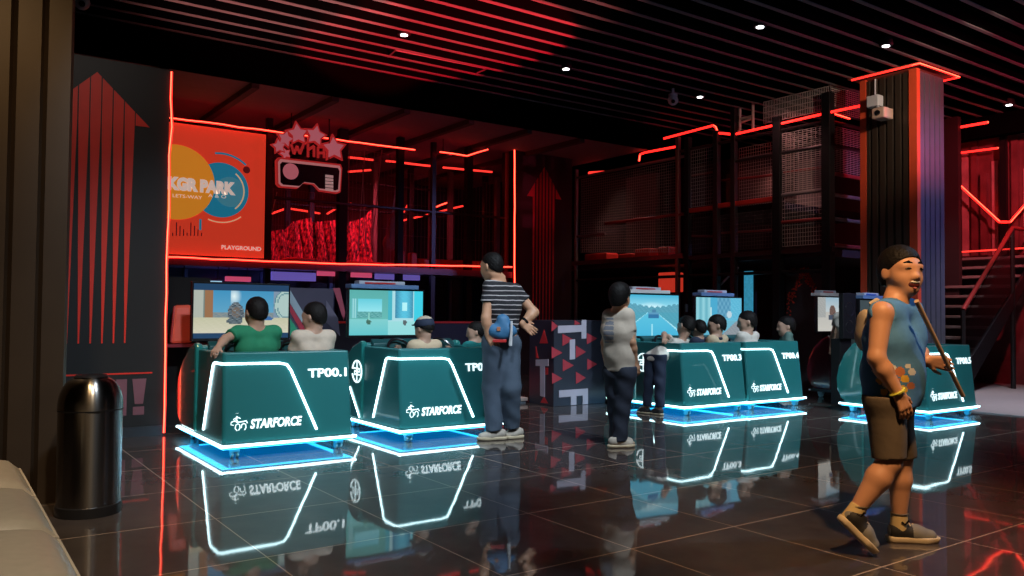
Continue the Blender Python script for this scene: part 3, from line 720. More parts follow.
a = B2(172, 197); b = B2(202, 197); tx = fit_text("LETS-WAY", (a[0], YB2-0.008, a[1]), (1, 0, 0), (0, 0, 1), (0, -1, 0), b[0]-a[0], 0.05, 0.003); tx.build('small_lettering', WHITEP, t)
a = B2(208, 197); b = B2(226, 197); tx = fit_text("A & O", (a[0], YB2-0.008, a[1]), (1, 0, 0), (0, 0, 1), (0, -1, 0), b[0]-a[0], 0.05, 0.003); tx.build('small_lettering', WHITEP, t)
a = B2(221, 249); b = B2(261, 249); tx = fit_text("PLAYGROUND", (a[0], YB2-0.008, a[1]), (1, 0, 0), (0, 0, 1), (0, -1, 0), b[0]-a[0], 0.06, 0.003, bold=0.02); tx.build('small_lettering', WHITEP, t)
mb = MB()
for i in range(9):
    a = B2(172+i*3.6, 236); hgt = 0.05+0.05*((i*7) % 4)
    mb.prism([(a[0], a[1]), (a[0]+0.015, a[1]), (a[0]+0.015, a[1]+hgt), (a[0], a[1]+hgt)], (0, YB2-0.006, 0), (1, 0, 0), (0, 0, 1), (0, -1, 0), 0.003)
mb.build('skyline_print', mat('banner_mauve', (0.5, 0.2, 0.35), 0.5), t)

# vr headset sign with stars
YS = 12.3
def S2(px, py): p = at(px, py, Y=YS); return (p[0], p[2])
t = thing('headset_sign', (S2(310, 190)[0], YS, S2(310, 192)[1]), 'pink rimmed vr headset sign topped with a fan of stars', 'sign')
out = [S2(*q) for q in ((279, 157), (341, 164), (342.5, 168), (341, 192), (338, 193.5), (320, 191), (314.5, 184.5), (303.5, 183), (298, 188.5), (280, 187), (277, 184), (276.5, 160))]
mb = MB(); mb.prism(out, (0, YS, 0), (1, 0, 0), (0, 0, 1), (0, 1, 0), 0.09); mb.build('rim', mat('red_acrylic', (0.55, 0.03, 0.03), 0.4, emit=(1, 0.05, 0.05), es=0.22), t, bevel=0.01)
cx = sum(p[0] for p in out)/len(out); cz = sum(p[1] for p in out)/len(out)
def shrink(s, sz): return [(cx+(x-cx)*s, cz+(z-cz)*sz) for x, z in out]
mb = MB(); mb.prism(shrink(0.955, 0.90), (0, YS-0.004, 0), (1, 0, 0), (0, 0, 1), (0, 1, 0), 0.01); mb.build('pale_border', mat('pink_acrylic', (0.6, 0.3, 0.3), 0.4, emit=(0.8, 0.30, 0.30), es=0.36), t)
mb = MB(); mb.prism(shrink(0.90, 0.76), (0, YS-0.010, 0), (1, 0, 0), (0, 0, 1), (0, 1, 0), 0.01); mb.build('dark_face', BLACKGLOSS, t)
c2 = S2(290.5, 171.5); PK = mat('rose_acrylic', (0.60, 0.25, 0.28), 0.4, emit=(0.8, 0.22, 0.27), es=0.34)
mb = MB(); mb.prism(disc(c2, 0.125, 0, 0, 32), (0, YS-0.014, 0), (1, 0, 0), (0, 0, 1), (0, 1, 0), 0.01); mb.build('round_button', PK, t)
mb = MB()
for i in range(5):
    a = S2(325, 174.5+i*3.3+0.2); b = S2(333, 172.5+i*3.3+2.9)
    mb.prism([(a[0], a[1]), (b[0], a[1]), (b[0], a[1]-0.042), (a[0], a[1]-0.042)], (0, YS-0.014, 0), (1, 0, 0), (0, 0, 1), (0, 1, 0), 0.01)
mb.build('speaker_bars', mat('pale_pink_acrylic', (0.6, 0.42, 0.4), 0.4, emit=(0.8, 0.5, 0.48), es=0.3), t)
def star(c, r, rot): return [(c[0]+(r if i % 2 == 0 else r*0.54)*math.cos(rot+PI/2+i*PI/5), c[1]+(r if i % 2 == 0 else r*0.54)*math.sin(rot+PI/2+i*PI/5)) for i in range(10)]
for i, (px, py, r, rot) in enumerate(((279.5, 146, 0.12, 0.2), (286, 138.5, 0.14, -0.2), (298.5, 133.5, 0.185, 0.15), (316.5, 135, 0.185, -0.15), (335, 148, 0.215, 0.1), (286.5, 153, 0.10, 0.4))):
    c2 = S2(px, py)
    o = MB().prism(star(c2, r*1.12, rot), (0, YS+0.02+0.006*i, 0), (1, 0, 0), (0, 0, 1), (0, 1, 0), 0.04).build('star', mat('red_acrylic', (0.55, 0.03, 0.03)), t)
    MB().prism(star(c2, r*0.84, rot), (0, YS+0.012+0.006*i, 0), (1, 0, 0), (0, 0, 1), (0, 1, 0), 0.02).build('star_face', PK, o)
mb = MB()
for a, b in (((291, 144), (294, 154)), ((294, 154), (297, 146)), ((297, 146), (300, 154)), ((300, 154), (304, 143)), ((308, 144), (308, 157)), ((308, 150), (314, 146)), ((314, 146), (314, 157)), ((318, 147), (318, 158)), ((318, 147), (324, 147)), ((324, 147), (324, 158)), ((318, 153), (324, 153))):
    p, q = S2(*a), S2(*b); mb.tube([(p[0], YS-0.0, p[1]), (q[0], YS-0.0, q[1])], 0.022, 6)
mb.build('scribbled_lettering', mat('red_acrylic', (0.55, 0.03, 0.03)), t, smooth=True)
for px in (292, 330):
    p = S2(px, 160); mb = MB(); mb.tube([(p[0], YS+0.05, p[1]), (p[0], YS+0.05, 4.3)], 0.012, 6); mb.build('hanger', BLACK, t)

# under the deck at the left
mb = MB(); mb.box((1.5, 13.4, 0), (9.02, 13.5, 1.82)); struct('wall_under_deck', mb, mat('glossy_navy_panel', (0.012, 0.018, 0.035), 0.22, vary=0.4, scale=2))
mb = MB(); mb.box((4.6, 11.6, 0.0), (8.2, 12.0, 0.98)); mb.box((4.58, 11.58, 0.98), (8.22, 12.02, 1.01), 1)
tag(mb.build('counter', [mat('dark_cabinet', (0.02, 0.018, 0.025), 0.35), REDPRINT], bevel=0.004), 'long dark counter with a red edge behind the cream shirted players', 'counter')
HIDDENBLUE = mat('hidden_blue_glow', (0.2, 0.3, 1.0), 0.4, emit=(0.22, 0.25, 1.0), es=14)  # hidden tube, added to throw blue under the deck
led('added blue glow tube hidden under the play deck behind the first big screen', [(3.45, 12.9, 1.32), (4.45, 12.9, 1.32)], 0.02, HIDDENBLUE, 0)
PINKSTREAK = mat('pink_light_streak', (0.8, 0.2, 0.4), 0.4, emit=(0.85, 0.10, 0.22), es=0.55)
VIOLETSTREAK = mat('violet_light_streak', (0.3, 0.2, 0.8), 0.4, emit=(0.18, 0.13, 0.55), es=0.55)
def light_streak(px0, px1, py0, py1, Y, m, lab):  # glowing strips added for the reflected streaks under the deck
    a = at(px0, py1, Y=Y); b = at(px1, py0, Y=Y)
    t = thing('painted_streak', ((a[0]+b[0])/2, Y, b[2]), lab, 'light streak')
    mb = MB(); mb.box((a[0], Y, a[2]), (b[0], Y+0.06, b[2])); mb.build('glow_strip', m, t)
    for x in (a[0]+0.05, b[0]-0.05):
        mb = MB(); mb.tube([(x, Y+0.03, b[2]), (x, Y+0.03, 1.82)], 0.008, 6); mb.build('hanger', BLACK, t)
light_streak(181, 222, 281, 283.2, 12.7, mat('pale_cyan_streak', (0.4, 0.7, 0.9), 0.4, emit=(0.35, 0.62, 0.85), es=0.8), 'pale cyan painted light streak over the first big screen, next to the tall neon line')
light_streak(226, 251, 277, 281, 12.7, PINKSTREAK, 'pink painted light streak hanging over the first big screen under the deck')
light_streak(272, 316, 273, 280, 12.9, VIOLETSTREAK, 'violet painted light streak hanging over the pale shirted player under the deck')
light_streak(318, 345, 271.5, 275.5, 12.9, PINKSTREAK, 'pink painted light streak left of the console box on the split screen')
light_streak(352, 372, 272, 277, 12.9, PINKSTREAK, 'pink painted light streak right above the console box on the split screen')
light_streak(376, 420, 274, 279, 13.0, VIOLETSTREAK, 'violet painted light streak above the right half of the split screen')
mb = MB()
for k in range(5): mb.box((3.2+k*1.2, 13.36, 0), (3.26+k*1.2, 13.41, 1.8))
tag(mb.build('wall_battens', mat('steel_blue_batten', (0.08, 0.12, 0.2), 0.3, 0.5)), kind='structure')
# red shelf unit between the partition and the first screen
t = thing('shelf_unit', (2.05, 8.9, 0), 'dark shelf unit with a red edge between the neon line and the first screen', 'shelf')
mb = MB(); mb.box((1.75, 8.75, 0), (2.36, 8.80, 1.5)); mb.build('back_panel', BLACK, t)
mb = MB(); mb.box((1.75, 8.45, 0.80), (2.36, 8.75, 0.83)); mb.build('shelf_board', mat('wine_board', (0.25, 0.03, 0.05), 0.4), t)
mb = MB(); mb.box((1.75, 8.45, 0), (1.78, 8.75, 0.8)); mb.box((2.33, 8.45, 0), (2.36, 8.75, 0.8)); mb.build('side_panel', BLACK, t)
c = np.array([2.02, 8.58, 1.02])
t = thing('cushion', (2.02, 8.58, 0.83), 'orange red padded cushion standing on the dark shelf', 'cushion')
mb = MB(); mb.hexa([(1.93, 8.52, 0.83), (2.14, 8.52, 0.83), (2.14, 8.64, 0.83), (1.93, 8.64, 0.83), (1.97, 8.58, 1.21), (2.14, 8.58, 1.22), (2.14, 8.66, 1.22), (1.97, 8.66, 1.21)])
mb.build('pad', mat('coral_vinyl', (0.8, 0.11, 0.06), 0.4), t, bevel=0.03)
mb = MB(); mb.tube([(1.93, 8.515, 0.85), (1.97, 8.575, 1.20)], 0.008, 6); mb.build('piping', REDPL, t, smooth=True)
# striped display board right of the first screen
t = thing('display_board', (3.15, 8.75, 0), 'leaning display board with pale, red and green diagonal stripes behind the first screen', 'board')
mb = MB(); mb.box((2.75, 8.75, 0), (3.72, 8.80, 1.42)); mb.build('board', mat('slate_violet_print', (0.055, 0.05, 0.09), 0.5), t)
def diag(px, m, name, w):
    mb = MB(); p = []
    for (x, y) in px: q = at(x, y, Y=8.745); p.append((q[0], q[2]))
    mb.prism(p, (0, 8.747, 0), (1, 0, 0), (0, 0, 1), (0, -1, 0), 0.004); mb.build(name, m, t)
diag([(290, 290), (290, 303), (309, 334), (316, 334)], mat('pale_blue_print', (0.32, 0.42, 0.50), 0.5), 'pale_stripe', 0)
diag([(290, 304), (290, 312), (303, 335), (309, 335)], mat('crimson_print', (0.42, 0.03, 0.06), 0.5), 'red_stripe', 0)
diag([(290, 318), (290, 337), (302, 337)], mat('green_print', (0.02, 0.32, 0.17), 0.5), 'green_stripe', 0)
diag([(333, 288), (340, 288), (345, 312), (344, 322)], mat('rose_print', (0.35, 0.06, 0.10), 0.5), 'rose_stripe', 0)
diag([(326, 300), (338, 318), (340, 336), (326, 322)], mat('lilac_print', (0.12, 0.11, 0.17), 0.5), 'lilac_shape', 0)

# ------------------------------------------------------------------ play frame along the right
t = thing('climbing_structure', (10.9, 10, 0), 'tall dark climbing frame with nets and red edged decks behind the booths at right', 'play structure')
XF = 10.9
for y, m, w, z1 in ((13.10, PALEPOST, 0.03, 4.15), (10.26, mat('rust_post', (0.22, 0.10, 0.09), 0.4, 0.4), 0.035, 4.35), (10.02, BLACK, 0.05, 4.3), (9.37, METALPOST, 0.05, 4.3), (9.0, METALPOST, 0.045, 4.7), (8.12, BLACK, 0.07, 4.3), (7.24, BLACK, 0.07, 4.5)):
    mb = MB(); mb.box((XF-w, y-w, 0), (XF+w, y+w, z1)); mb.build('post', m, t, bevel=0.006)
for x, y in ((12.4, 12.9), (13.4, 11.5), (13.4, 9.6), (12.2, 7.24), (13.2, 8.8)):
    mb = MB(); mb.box((x-0.05, y-0.05, 0), (x+0.05, y+0.05, 4.3)); mb.build('post', METALPOST, t)
mb = MB(); mb.box((10.94, 7.3, 2.06), (14.2, 13.3, 2.20)); mb.build('deck', mat('near_black_deck', (0.02, 0.014, 0.016), 0.6), t)
mb = MB(); mb.box((10.86, 10.1, 2.16), (10.93, 13.2, 2.24)); mb.build('deck_edge', mat('steel_edge', (0.14, 0.10, 0.10), 0.3, 0.6), t)
mb = MB(); mb.box((10.86, 7.15, 2.12), (10.93, 10.1, 2.19)); mb.build('deck_edge', METALPOST, t)
mb = MB(); mb.box((10.94, 8.15, 2.86), (13.6, 9.9, 2.96)); mb.build('deck', BLACK, t)
mb = MB(); mb.box((10.87, 9.40, 2.95), (10.94, 10.0, 3.03)); mb.build('red_edge', REDFOAM, t, bevel=0.01)
mb = MB(); mb.box((10.87, 8.2, 2.97), (10.94, 9.33, 3.05)); mb.build('red_edge', REDFOAM, t, bevel=0.01)
for z, y0, y1, m in ((3.98, 10.1, 13.1, PALEPOST), (2.95, 10.1, 12.2, mat('red_rail', (0.30, 0.03, 0.03), 0.5)), (4.08, 7.24, 10.2, METALPOST), (2.62, 7.24, 8.1, mat('red_rail', (0.3, 0.03, 0.03))), (3.05, 7.24, 8.1, PALEPOST), (3.72, 7.24, 9.0, METALPOST), (1.84, 7.24, 13.1, METALPOST), (2.75, 12.2, 13.1, PALEPOST)):
    mb = MB(); mb.tube([(XF, y0, z), (XF, y1, z)], 0.028, 8); mb.build('rail', m, t, smooth=True)
for z, m in ((4.08, METALPOST), (3.72, METALPOST), (3.30, mat('red_rail', (0.3, 0.03, 0.03))), (2.98, PALEPOST), (2.62, PALEPOST), (2.22, mat('red_rail', (0.3, 0.03, 0.03)))):
    mb = MB(); mb.tube([(10.9, 7.24, z), (12.6, 7.24, z)], 0.03, 8); mb.build('rail', m, t, smooth=True)
net((XF, 12.95, 2.42), (XF, 10.32, 2.28), (XF, 10.32, 3.92), (XF, 12.95, 3.92), 46, 30, 0.0045, 'net', NETPALE, t)
net((XF, 8.05, 3.08), (XF, 7.3, 3.08), (XF, 7.3, 4.02), (XF, 8.05, 4.02), 10, 30, 0.006, 'net', NETPALE, t)
net((10.95, 7.24, 3.3), (12.2, 7.24, 3.3), (12.2, 7.24, 4.02), (10.95, 7.24, 4.02), 14, 26, 0.006, 'net', NETPALE, t)
net((XF, 8.05, 2.24), (XF, 7.3, 2.24), (XF, 7.3, 3.02), (XF, 8.05, 3.02), 16, 12, 0.004, 'net', NETPALE, t)
net((XF, 9.95, 2.24), (XF, 9.45, 2.24), (XF, 9.45, 2.92), (XF, 9.95, 2.92), 9, 9, 0.004, 'net', NETDARK, t)
net((XF, 9.3, 2.24), (XF, 8.2, 2.24), (XF, 8.2, 2.84), (XF, 9.3, 2.84), 20, 10, 0.004, 'net', NETDARK, t)
net((XF, 9.95, 3.05), (XF, 9.45, 3.05), (XF, 9.45, 4.05), (XF, 9.95, 4.05), 10, 16, 0.004, 'net', NETPALE, t)
net((XF+0.5, 9.3, 3.0), (XF+0.5, 8.2, 3.0), (XF+0.5, 8.2, 4.05), (XF+0.5, 9.3, 4.05), 22, 18, 0.004, 'net', NETPALE, t)
for y0, z0, y1, z1 in ((10.0, 3.62, 9.4, 3.62), (9.3, 3.45, 8.2, 3.4), (9.3, 2.55, 8.2, 2.52), (10.0, 2.55, 9.4, 2.5), (8.05, 3.42, 7.3, 3.4)):
    mb = MB(); mb.tube([(XF+0.05, y0, z0), (XF+0.05, y1, z1)], 0.02, 6); mb.build('rail', mat('red_rail', (0.3, 0.03, 0.03)), t, smooth=True)
# upper cage
net((XF, 8.4, 4.25), (XF, 7.2, 4.25), (XF, 7.2, 4.60), (XF, 8.4, 4.60), 40, 4, 0.006, 'cage_net', mat('bone_net_cord', (0.55, 0.48, 0.46), 0.8), t)
net((XF, 7.2, 4.22), (12.0, 7.2, 4.22), (12.0, 7.2, 4.60), (XF, 7.2, 4.60), 22, 12, 0.006, 'cage_net', mat('bone_net_cord', (0.55, 0.48, 0.46)), t)
mb = MB()
for a, b in (((740, 100), (740, 130)), ((753, 97), (753, 130)), ((740, 119), (753, 116)), ((740, 130), (735, 134)), ((753, 118), (742, 122))): mb.tube([at(*a, X=10.95), at(*b, X=10.95)], 0.022, 6)
mb.build('ladder_frame', mat('bone_rail', (0.5, 0.42, 0.4), 0.4), t, smooth=True)
mb = MB(); mb.tube([(10.95, 9.7, 1.4), (10.95, 8.95, 1.95)], 0.022, 6); mb.build('brace', mat('brace_steel', (0.30, 0.30, 0.34), 0.35, 0.4), t, smooth=True)
mb = MB(); mb.box((12.3, 12.2, 2.24), (12.4, 13.1, 4.12)); mb.build('pale_board', mat('pale_board', (0.14, 0.125, 0.12), 0.7), t)
mb = MB(); mb.box((12.6, 9.5, 3.0), (12.68, 10.6, 3.9)); mb.build('pale_board', mat('tan_board', (0.09, 0.06, 0.05), 0.7), t)
mb = MB(); mb.box((13.0, 8.6, 2.96), (13.06, 9.3, 4.0)); mb.build('pale_board', mat('pale_board', (0.14, 0.125, 0.12)), t)
led('red neon line on top of the climbing frame, the lower left piece', [at(639, 159, X=XF)-np.array([0, 0, 0.04]), at(640, 154.5, X=XF), at(645, 152.5, X=XF), at(677, 146.5, X=XF)], 0.02, wob=0)
led('stepped red neon line along the top of the climbing frame to its corner', [at(664, 138.5, X=XF), at(713, 125.5, X=XF), at(715.5, 127, X=XF), at(718, 133, X=XF), at(734, 134.5, X=XF), at(829, 112.5, X=XF-0.02), at(862, 105.5, X=XF-0.02)], 0.02, wob=0)
led('short red neon return at the corner of the climbing frame', [(10.88, 7.2, at(829, 113, X=XF)[2]), (11.4, 7.2, at(829, 113, X=XF)[2]-0.02)], 0.016, wob=0)
led('dim red neon low in the upper left bay of the climbing frame', [at(589, 173, X=XF+0.1), at(604, 172.2, X=XF+0.1)], 0.03, LEDREDDIM, 0)
mb = MB(); mb.box((14.3, 7.0, 0), (14.4, 13.5, 4.6)); struct('wall_frame_back', mb, mat('wine_black_wall', (0.025, 0.012, 0.015), 0.6))
for px0, px1, py0, py1, lab in ((584, 606, 244, 255, 'big red foam block at the far end of the netted deck'), (617.5, 631, 247, 255, 'low red foam block second from the far end of the netted deck'), (634, 649, 243, 255, 'red foam block third from the far end of the netted deck'), (657, 668, 243, 255, 'red foam block beside the rust coloured post of the climbing frame')):
    a = at(px0, py1, X=11.0); b = at(px1, py0, X=11.0)
    mb = MB(); mb.box((11.0, b[1], 2.2), (11.35, a[1], 2.2+b[2]-a[2])); tag(mb.build('foam_block', REDFOAM, bevel=0.03), lab, 'foam block', 'red foam blocks on the netted deck')
# lit things under the right deck
a = at(658, 292, X=11.3); b = at(672.5, 272, X=11.3)
t = thing('lantern_box', (11.3, (a[1]+b[1])/2, a[2]), 'glowing red box lamp under the netted deck behind the screens', 'lamp')
mb = MB(); mb.box((11.3, b[1], a[2]), (11.6, a[1], b[2])); mb.build('lit_shade', mat('lit_red_shade', (0.8, 0.1, 0.06), 0.5, emit=(1.0, 0.06, 0.03), es=0.42), t, bevel=0.02)
mb = MB(); mb.box((11.40, (a[1]+b[1])/2-0.03, b[2]), (11.46, (a[1]+b[1])/2+0.03, 2.06)); mb.build('hanger', BLACK, t)
a = at(744, 312, X=11.2); b = at(752.5, 271, X=11.2)
t = thing('lit_poster', (11.2, (a[1]+b[1])/2, 0), 'narrow glowing cyan poster panel between the climbing frame posts', 'poster')
mb = MB(); mb.box((11.2, b[1], a[2]), (11.24, a[1], b[2])); mb.build('panel', mat('lit_cyan_poster', (0.1, 0.4, 0.5), 0.4, emit=(0.05, 0.40, 0.62), es=0.55, vary=0.8, scale=12), t)
mb = MB(); mb.box((11.22, b[1]-0.03, 0.0), (11.28, b[1], b[2])); mb.box((11.22, a[1], 0.0), (11.28, a[1]+0.03, b[2])); mb.build('frame', BLACK, t)
# panel with speckled red arrow under the deck
t = thing('arrow_board', (11.0, 7.72, 0), 'dark board with a speckled red arrow outline under the climbing frame', 'board')
mb = MB(); mb.box((11.0, 7.30, 0), (11.05, 8.05, 1.84)); mb.build('board', mat('dark_board', (0.03, 0.028, 0.03), 0.5), t)
mb = MB(); rs = np.random.RandomState(4)
for i in range(230):
    s = rs.rand(); side = rs.randint(2)
    px = (804-(804-787)*s if side == 0 else 804+(818-804)*s)+rs.normal(0, 1.6); py = (269+(306-269)*s if side == 0 else 269+(300-269)*s)+rs.normal(0, 2.2)
    if s > 0.85 and side == 0: py += rs.rand()*20
    q = at(px, py, X=10.995); q[0] = 10.995
    if not 7.31 < q[1] < 8.04: continue
    mb.obox(q, [(1, 0, 0), (0, 1, 0), (0, 0, 1)], (0.003, 0.006+0.008*rs.rand(), 0.006+0.008*rs.rand()))
tag(mb.build('speckled_arrow', mat('speckle_red', (0.75, 0.06, 0.03), 0.5), t), kind='stuff')

# ------------------------------------------------------------------ stairs at the right
t = thing('staircase', (13.8, 7.1, 0), 'dark open staircase with a red lit handrail at the right', 'staircase')
Y0, Y1 = 6.16, 8.3
n = 13; X0 = 12.45; dx = 0.2; dz = 2.2/n
for i in range(n):
    mb = MB(); x = X0+i*dx; z = (i+1)*dz
    mb.box((x, Y0, z-0.045), (x+0.27, Y1, z)); mb.build('tread', STAIR, t, bevel=0.006)
    if i % 1 == 0:
        mb = MB(); mb.box((x+0.24, Y0+0.05, z-dz), (x+0.255, Y1, z-0.045)); mb.build('riser', mat('dark_riser', (0.03, 0.018, 0.022), 0.6), t)
for y in (Y0-0.05, Y1):
    mb = MB(); mb.prism([(X0-0.05, 0), (X0+0.2, 0), (X0+n*dx+0.1, 2.05), (X0+n*dx+0.1, 2.25), (X0-0.05, 0.22)], (0, y, 0), (1, 0, 0), (0, 0, 1), (0, 1, 0), 0.05); mb.build('stringer', BLACKGLOSS, t)
yh = Y0-0.02
r0 = at(963, 310, Y=yh); r1 = at(1012, 228, Y=yh)
mb = MB(); mb.tube([r0, r1, r1+np.array([1.3, 0, 0.0])], 0.035, 10); mb.build('handrail', mat('glossy_red_rail', (0.30, 0.035, 0.035), 0.25, 0.3), t, smooth=True)
mb = MB(); mb.tube([(r0[0], yh, 0.0), r0], 0.035, 8); mb.build('post', METALPOST, t, smooth=True)
mb = MB(); mb.tube([(r1[0], yh, 0.0), r1], 0.04, 8); mb.build('post', METALPOST, t, smooth=True)
mb = MB(); mb.hexa([(r0[0]+0.05, yh-0.006, 0.25), (r1[0]-0.05, yh-0.006, 1.55), (r1[0]-0.05, yh+0.006, 1.55), (r0[0]+0.05, yh+0.006, 0.25), (r0[0]+0.05, yh-0.006, r0[2]-0.1), (r1[0]-0.05, yh-0.006, r1[2]-0.1), (r1[0]-0.05, yh+0.006, r1[2]-0.1), (r0[0]+0.05, yh+0.006, r0[2]-0.1)])
GLASS = mat('smoked_glass', (0.6, 0.6, 0.65), 0.05, trans=1.0, vary=0)
mb.build('glass_panel', GLASS, t)
mb = MB(); mb.box((15.05, 6.0, 2.05), (15.2, 9.6, 2.2)); mb.build('upper_landing', STAIR, t)
# red wall above the stairs
mb = MB()
XW = 15.2
mb.box((XW, 3.8, 0), (XW+0.1, 9.9, 5.4))
w_ = 0.17
for i in range(30):
    y = 4.2+i*w_; d = 0.03+0.05*((i*5) % 3)/2
    mb.box((XW-d, y, 2.25), (XW, y+w_*0.62, 3.7+0.2*((i*7) % 4)), 1 if (i*7) % 3 == 0 else 0)
struct('wall_stair', mb, [mat('wine_lit_board', (0.16, 0.05, 0.055), 0.4, vary=0.8, scale=3), mat('ash_rose_board', (0.42, 0.24, 0.25), 0.4, vary=0.7, scale=4)])
for px in (949.5, 1004):
    p = at(px, 200, X=XW-0.2); mb = MB(); mb.box((XW-0.24, p[1]-0.05, 2.2), (XW-0.16, p[1]+0.05, 4.5)); tag(mb.build('post', BLACK), 'black post before the red lit boards over the stairs, %s' % ('beside the column' if px < 960 else 'at the neon V'), 'post')
Xv = XW-0.26
led('bright red neon V on the wall above the staircase', [at(955.5, 181.5, X=Xv), at(999.5, 222, X=Xv), at(1010, 222, X=Xv), at(1030, 199, X=Xv)], 0.022, wob=0)
led('straight red neon line low on the wall above the stair treads', [at(940, 253.2, X=Xv), at(1030, 247.8, X=Xv)], 0.014, LEDREDDIM, 0)
led('red neon line high on the wall over the staircase, under the dark beam', [at(940, 155.5, X=Xv), at(998, 148, X=Xv)], 0.018, wob=0)
led('red neon line tucked at the ceiling right of the column', [at(941, 130.5, X=14.4), at(988, 122.3, X=14.4)], 0.022, wob=0)
mb = MB(); mb.box((14.55, 3.9, 4.22), (14.75, 8.0, 4.58)); struct('beam_stair', mb, DEEPBLACK)

# ================================================================== RACING BOOTHS
W, H0 = 1.115, 0.83          # booth width and height of its rear shell
HOOD = [(0.80, 0.12), (0.80, 0.87), (0.86, 0.88), (1.02, 0.83), (1.20, 0.71), (1.33, 0.55), (1.385, 0.40), (1.37, 0.27), (1.29, 0.17), (1.18, 0.12)]
def booth(x0, y0, number, label, emb_y=0.90, lit=True, k=1.0, front_only=False):
    D = 0.80+0.5*k
    t = thing('racing_booth', (x0, y0, 0), label, 'arcade booth', 'teal racing game booths')
    P = lambda x, y, z: (x0+x, y0+y, z)
    lw = LEDWHITE if lit else GREYPL
    mb = MB(); mb.box(P(0.01, 0.74 if front_only else 0.01, 0.085), P(W-0.01, D, 0.125)); mb.build('base_platform', TEALDARK, t, bevel=0.006)
    e = 0.016
    edges = [[(-e/2, 0), (W+e/2, 0)], [(W, 0), (W, D)], [(W+e/2, D), (-e/2, D)], [(0, D), (0, 0)]]
    for (ax, ay), (bx, by) in (edges[2:3] if front_only else edges):
        mb = MB(); mb.box(P(min(ax, bx)-e/2, min(ay, by)-e/2, 0.092), P(max(ax, bx)+e/2, max(ay, by)+e/2, 0.110)); mb.build('edge_light', lw, t)
    if lit:
        # added glowing panel and rim stand in for the edge lights' blue floor glow
        mb = MB(); mb.box(P(0.03, 0.03, 0.079), P(W-0.03, D-0.04, 0.084)); mb.build('added_glow_panel', UNDERGLOW, t)
        mb = MB()
        for x0_, y0_, x1_, y1_ in ((0.01, 0.01, W-0.01, 0.07), (0.01, D-0.07, W-0.01, D-0.01), (0.01, 0.07, 0.07, D-0.07), (W-0.07, 0.07, W-0.01, D-0.07)): mb.box(P(x0_, y0_, 0.076), P(x1_, y1_, 0.0785))
        mb.build('added_rim_glow', RIMGLOW, t)
    for cx, cy in ((0.12, 0.80 if front_only else 0.07), (W-0.12, 0.80 if front_only else 0.07), (0.12, D-0.1), (W-0.12, D-0.1)):
        cs = MB()
        cs.box(P(cx-0.035, cy-0.035, 0.045), P(cx+0.035, cy+0.035, 0.085)); o = cs.build('caster', CLEAR, t, bevel=0.006)
        mb = MB()
        for s in (-0.03, 0.012): mb.lathe(P(cx+s, cy, 0.031), [(0.0, 0), (0.028, 0), (0.031, 0.005), (0.031, 0.010), (0.028, 0.018), (0.0, 0.018)], 14, axis=(1, 0, 0))
        mb.build('wheel', CLEAR, o, smooth=False)
    # rear shell: hollow seat tub whose back leans and whose corner is rounded
    lean = 0.07
    def wall(poly_b, poly_t, name, m=TEAL):
        mb = MB(); nb = len(poly_b)
        vs = [P(x, y, 0.112) for x, y in poly_b]+[P(x, y, H0) for x, y in poly_t]
        mb.add(vs, [tuple(range(nb))[::-1], tuple(range(nb, 2*nb))]+[(i, (i+1) % nb, nb+(i+1) % nb, nb+i) for i in range(nb)])
        return mb.build(name, m, t, bevel=0.012)
    c = 0.035
    ob = [(0.012, 0.80), (0.012, c), (0.02, 0.018), (c, 0.012), (W-c, 0.012), (W-0.02, 0.018), (W-0.012, c), (W-0.012, 0.80), (W-0.07, 0.80), (W-0.07, 0.12), (0.07, 0.12), (0.07, 0.80)]
    ot = [(0.020, 0.80), (0.020, c+lean), (0.028, 0.018+lean), (c+0.008, 0.012+lean), (W-c-0.012, 0.012+lean), (W-0.032, 0.018+lean), (W-0.024, c+lean), (W-0.024, 0.80), (W-0.09, 0.80), (W-0.09, 0.15+lean), (0.08, 0.15+lean), (0.08, 0.80)]
    if not front_only: wall(ob, ot, 'rear_shell')
    if not front_only:
        mb = MB(); mb.box(P(0.075, 0.14, 0.12), P(W-0.095, 0.58, 0.40)); mb.box(P(0.075, 0.14, 0.40), P(W-0.095, 0.56, 0.46)); mb.build('seat', mat('black_seat_vinyl', (0.015, 0.015, 0.017), 0.5), t, bevel=0.02)
    # front hood and its raised glossy fender rims
    def hood(a, b, inset, name, m, bev):
        mb = MB(); cy_, cz_ = 1.05, 0.45
        poly = [(0.8+(cy_+(y-cy_)*inset-0.8)*k, cz_+(z-cz_)*inset) for y, z in HOOD]
        mb.prism(poly, P(a, 0, 0), (0, 1, 0), (0, 0, 1), (1, 0, 0), b-a); return mb.build(name, m, t, bevel=bev, smooth=False)
    hm, fm = (TEAL, TEALGLOSS) if lit else (TEALDARK, mat('maroon_fender', (0.10, 0.012, 0.02), 0.2, coat=0.5))
    hood(0.05, W-0.05, 0.955, 'hood', hm, 0.01)
    hood(-0.005, 0.06, 1.0, 'fender', fm, 0.022); hood(W-0.06, W+0.005, 1.0, 'fender', fm, 0.022)
    mb = MB(); mb.hexa([P(0.1, 0.72, 0.55), P(W-0.1, 0.72, 0.55), P(W-0.1, 0.82, 0.55), P(0.1, 0.82, 0.55), P(0.1, 0.76, 0.86), P(W-0.1, 0.76, 0.86), P(W-0.1, 0.84, 0.90), P(0.1, 0.84, 0.90)]); mb.build('dashboard', TEALDARK, t, bevel=0.012)
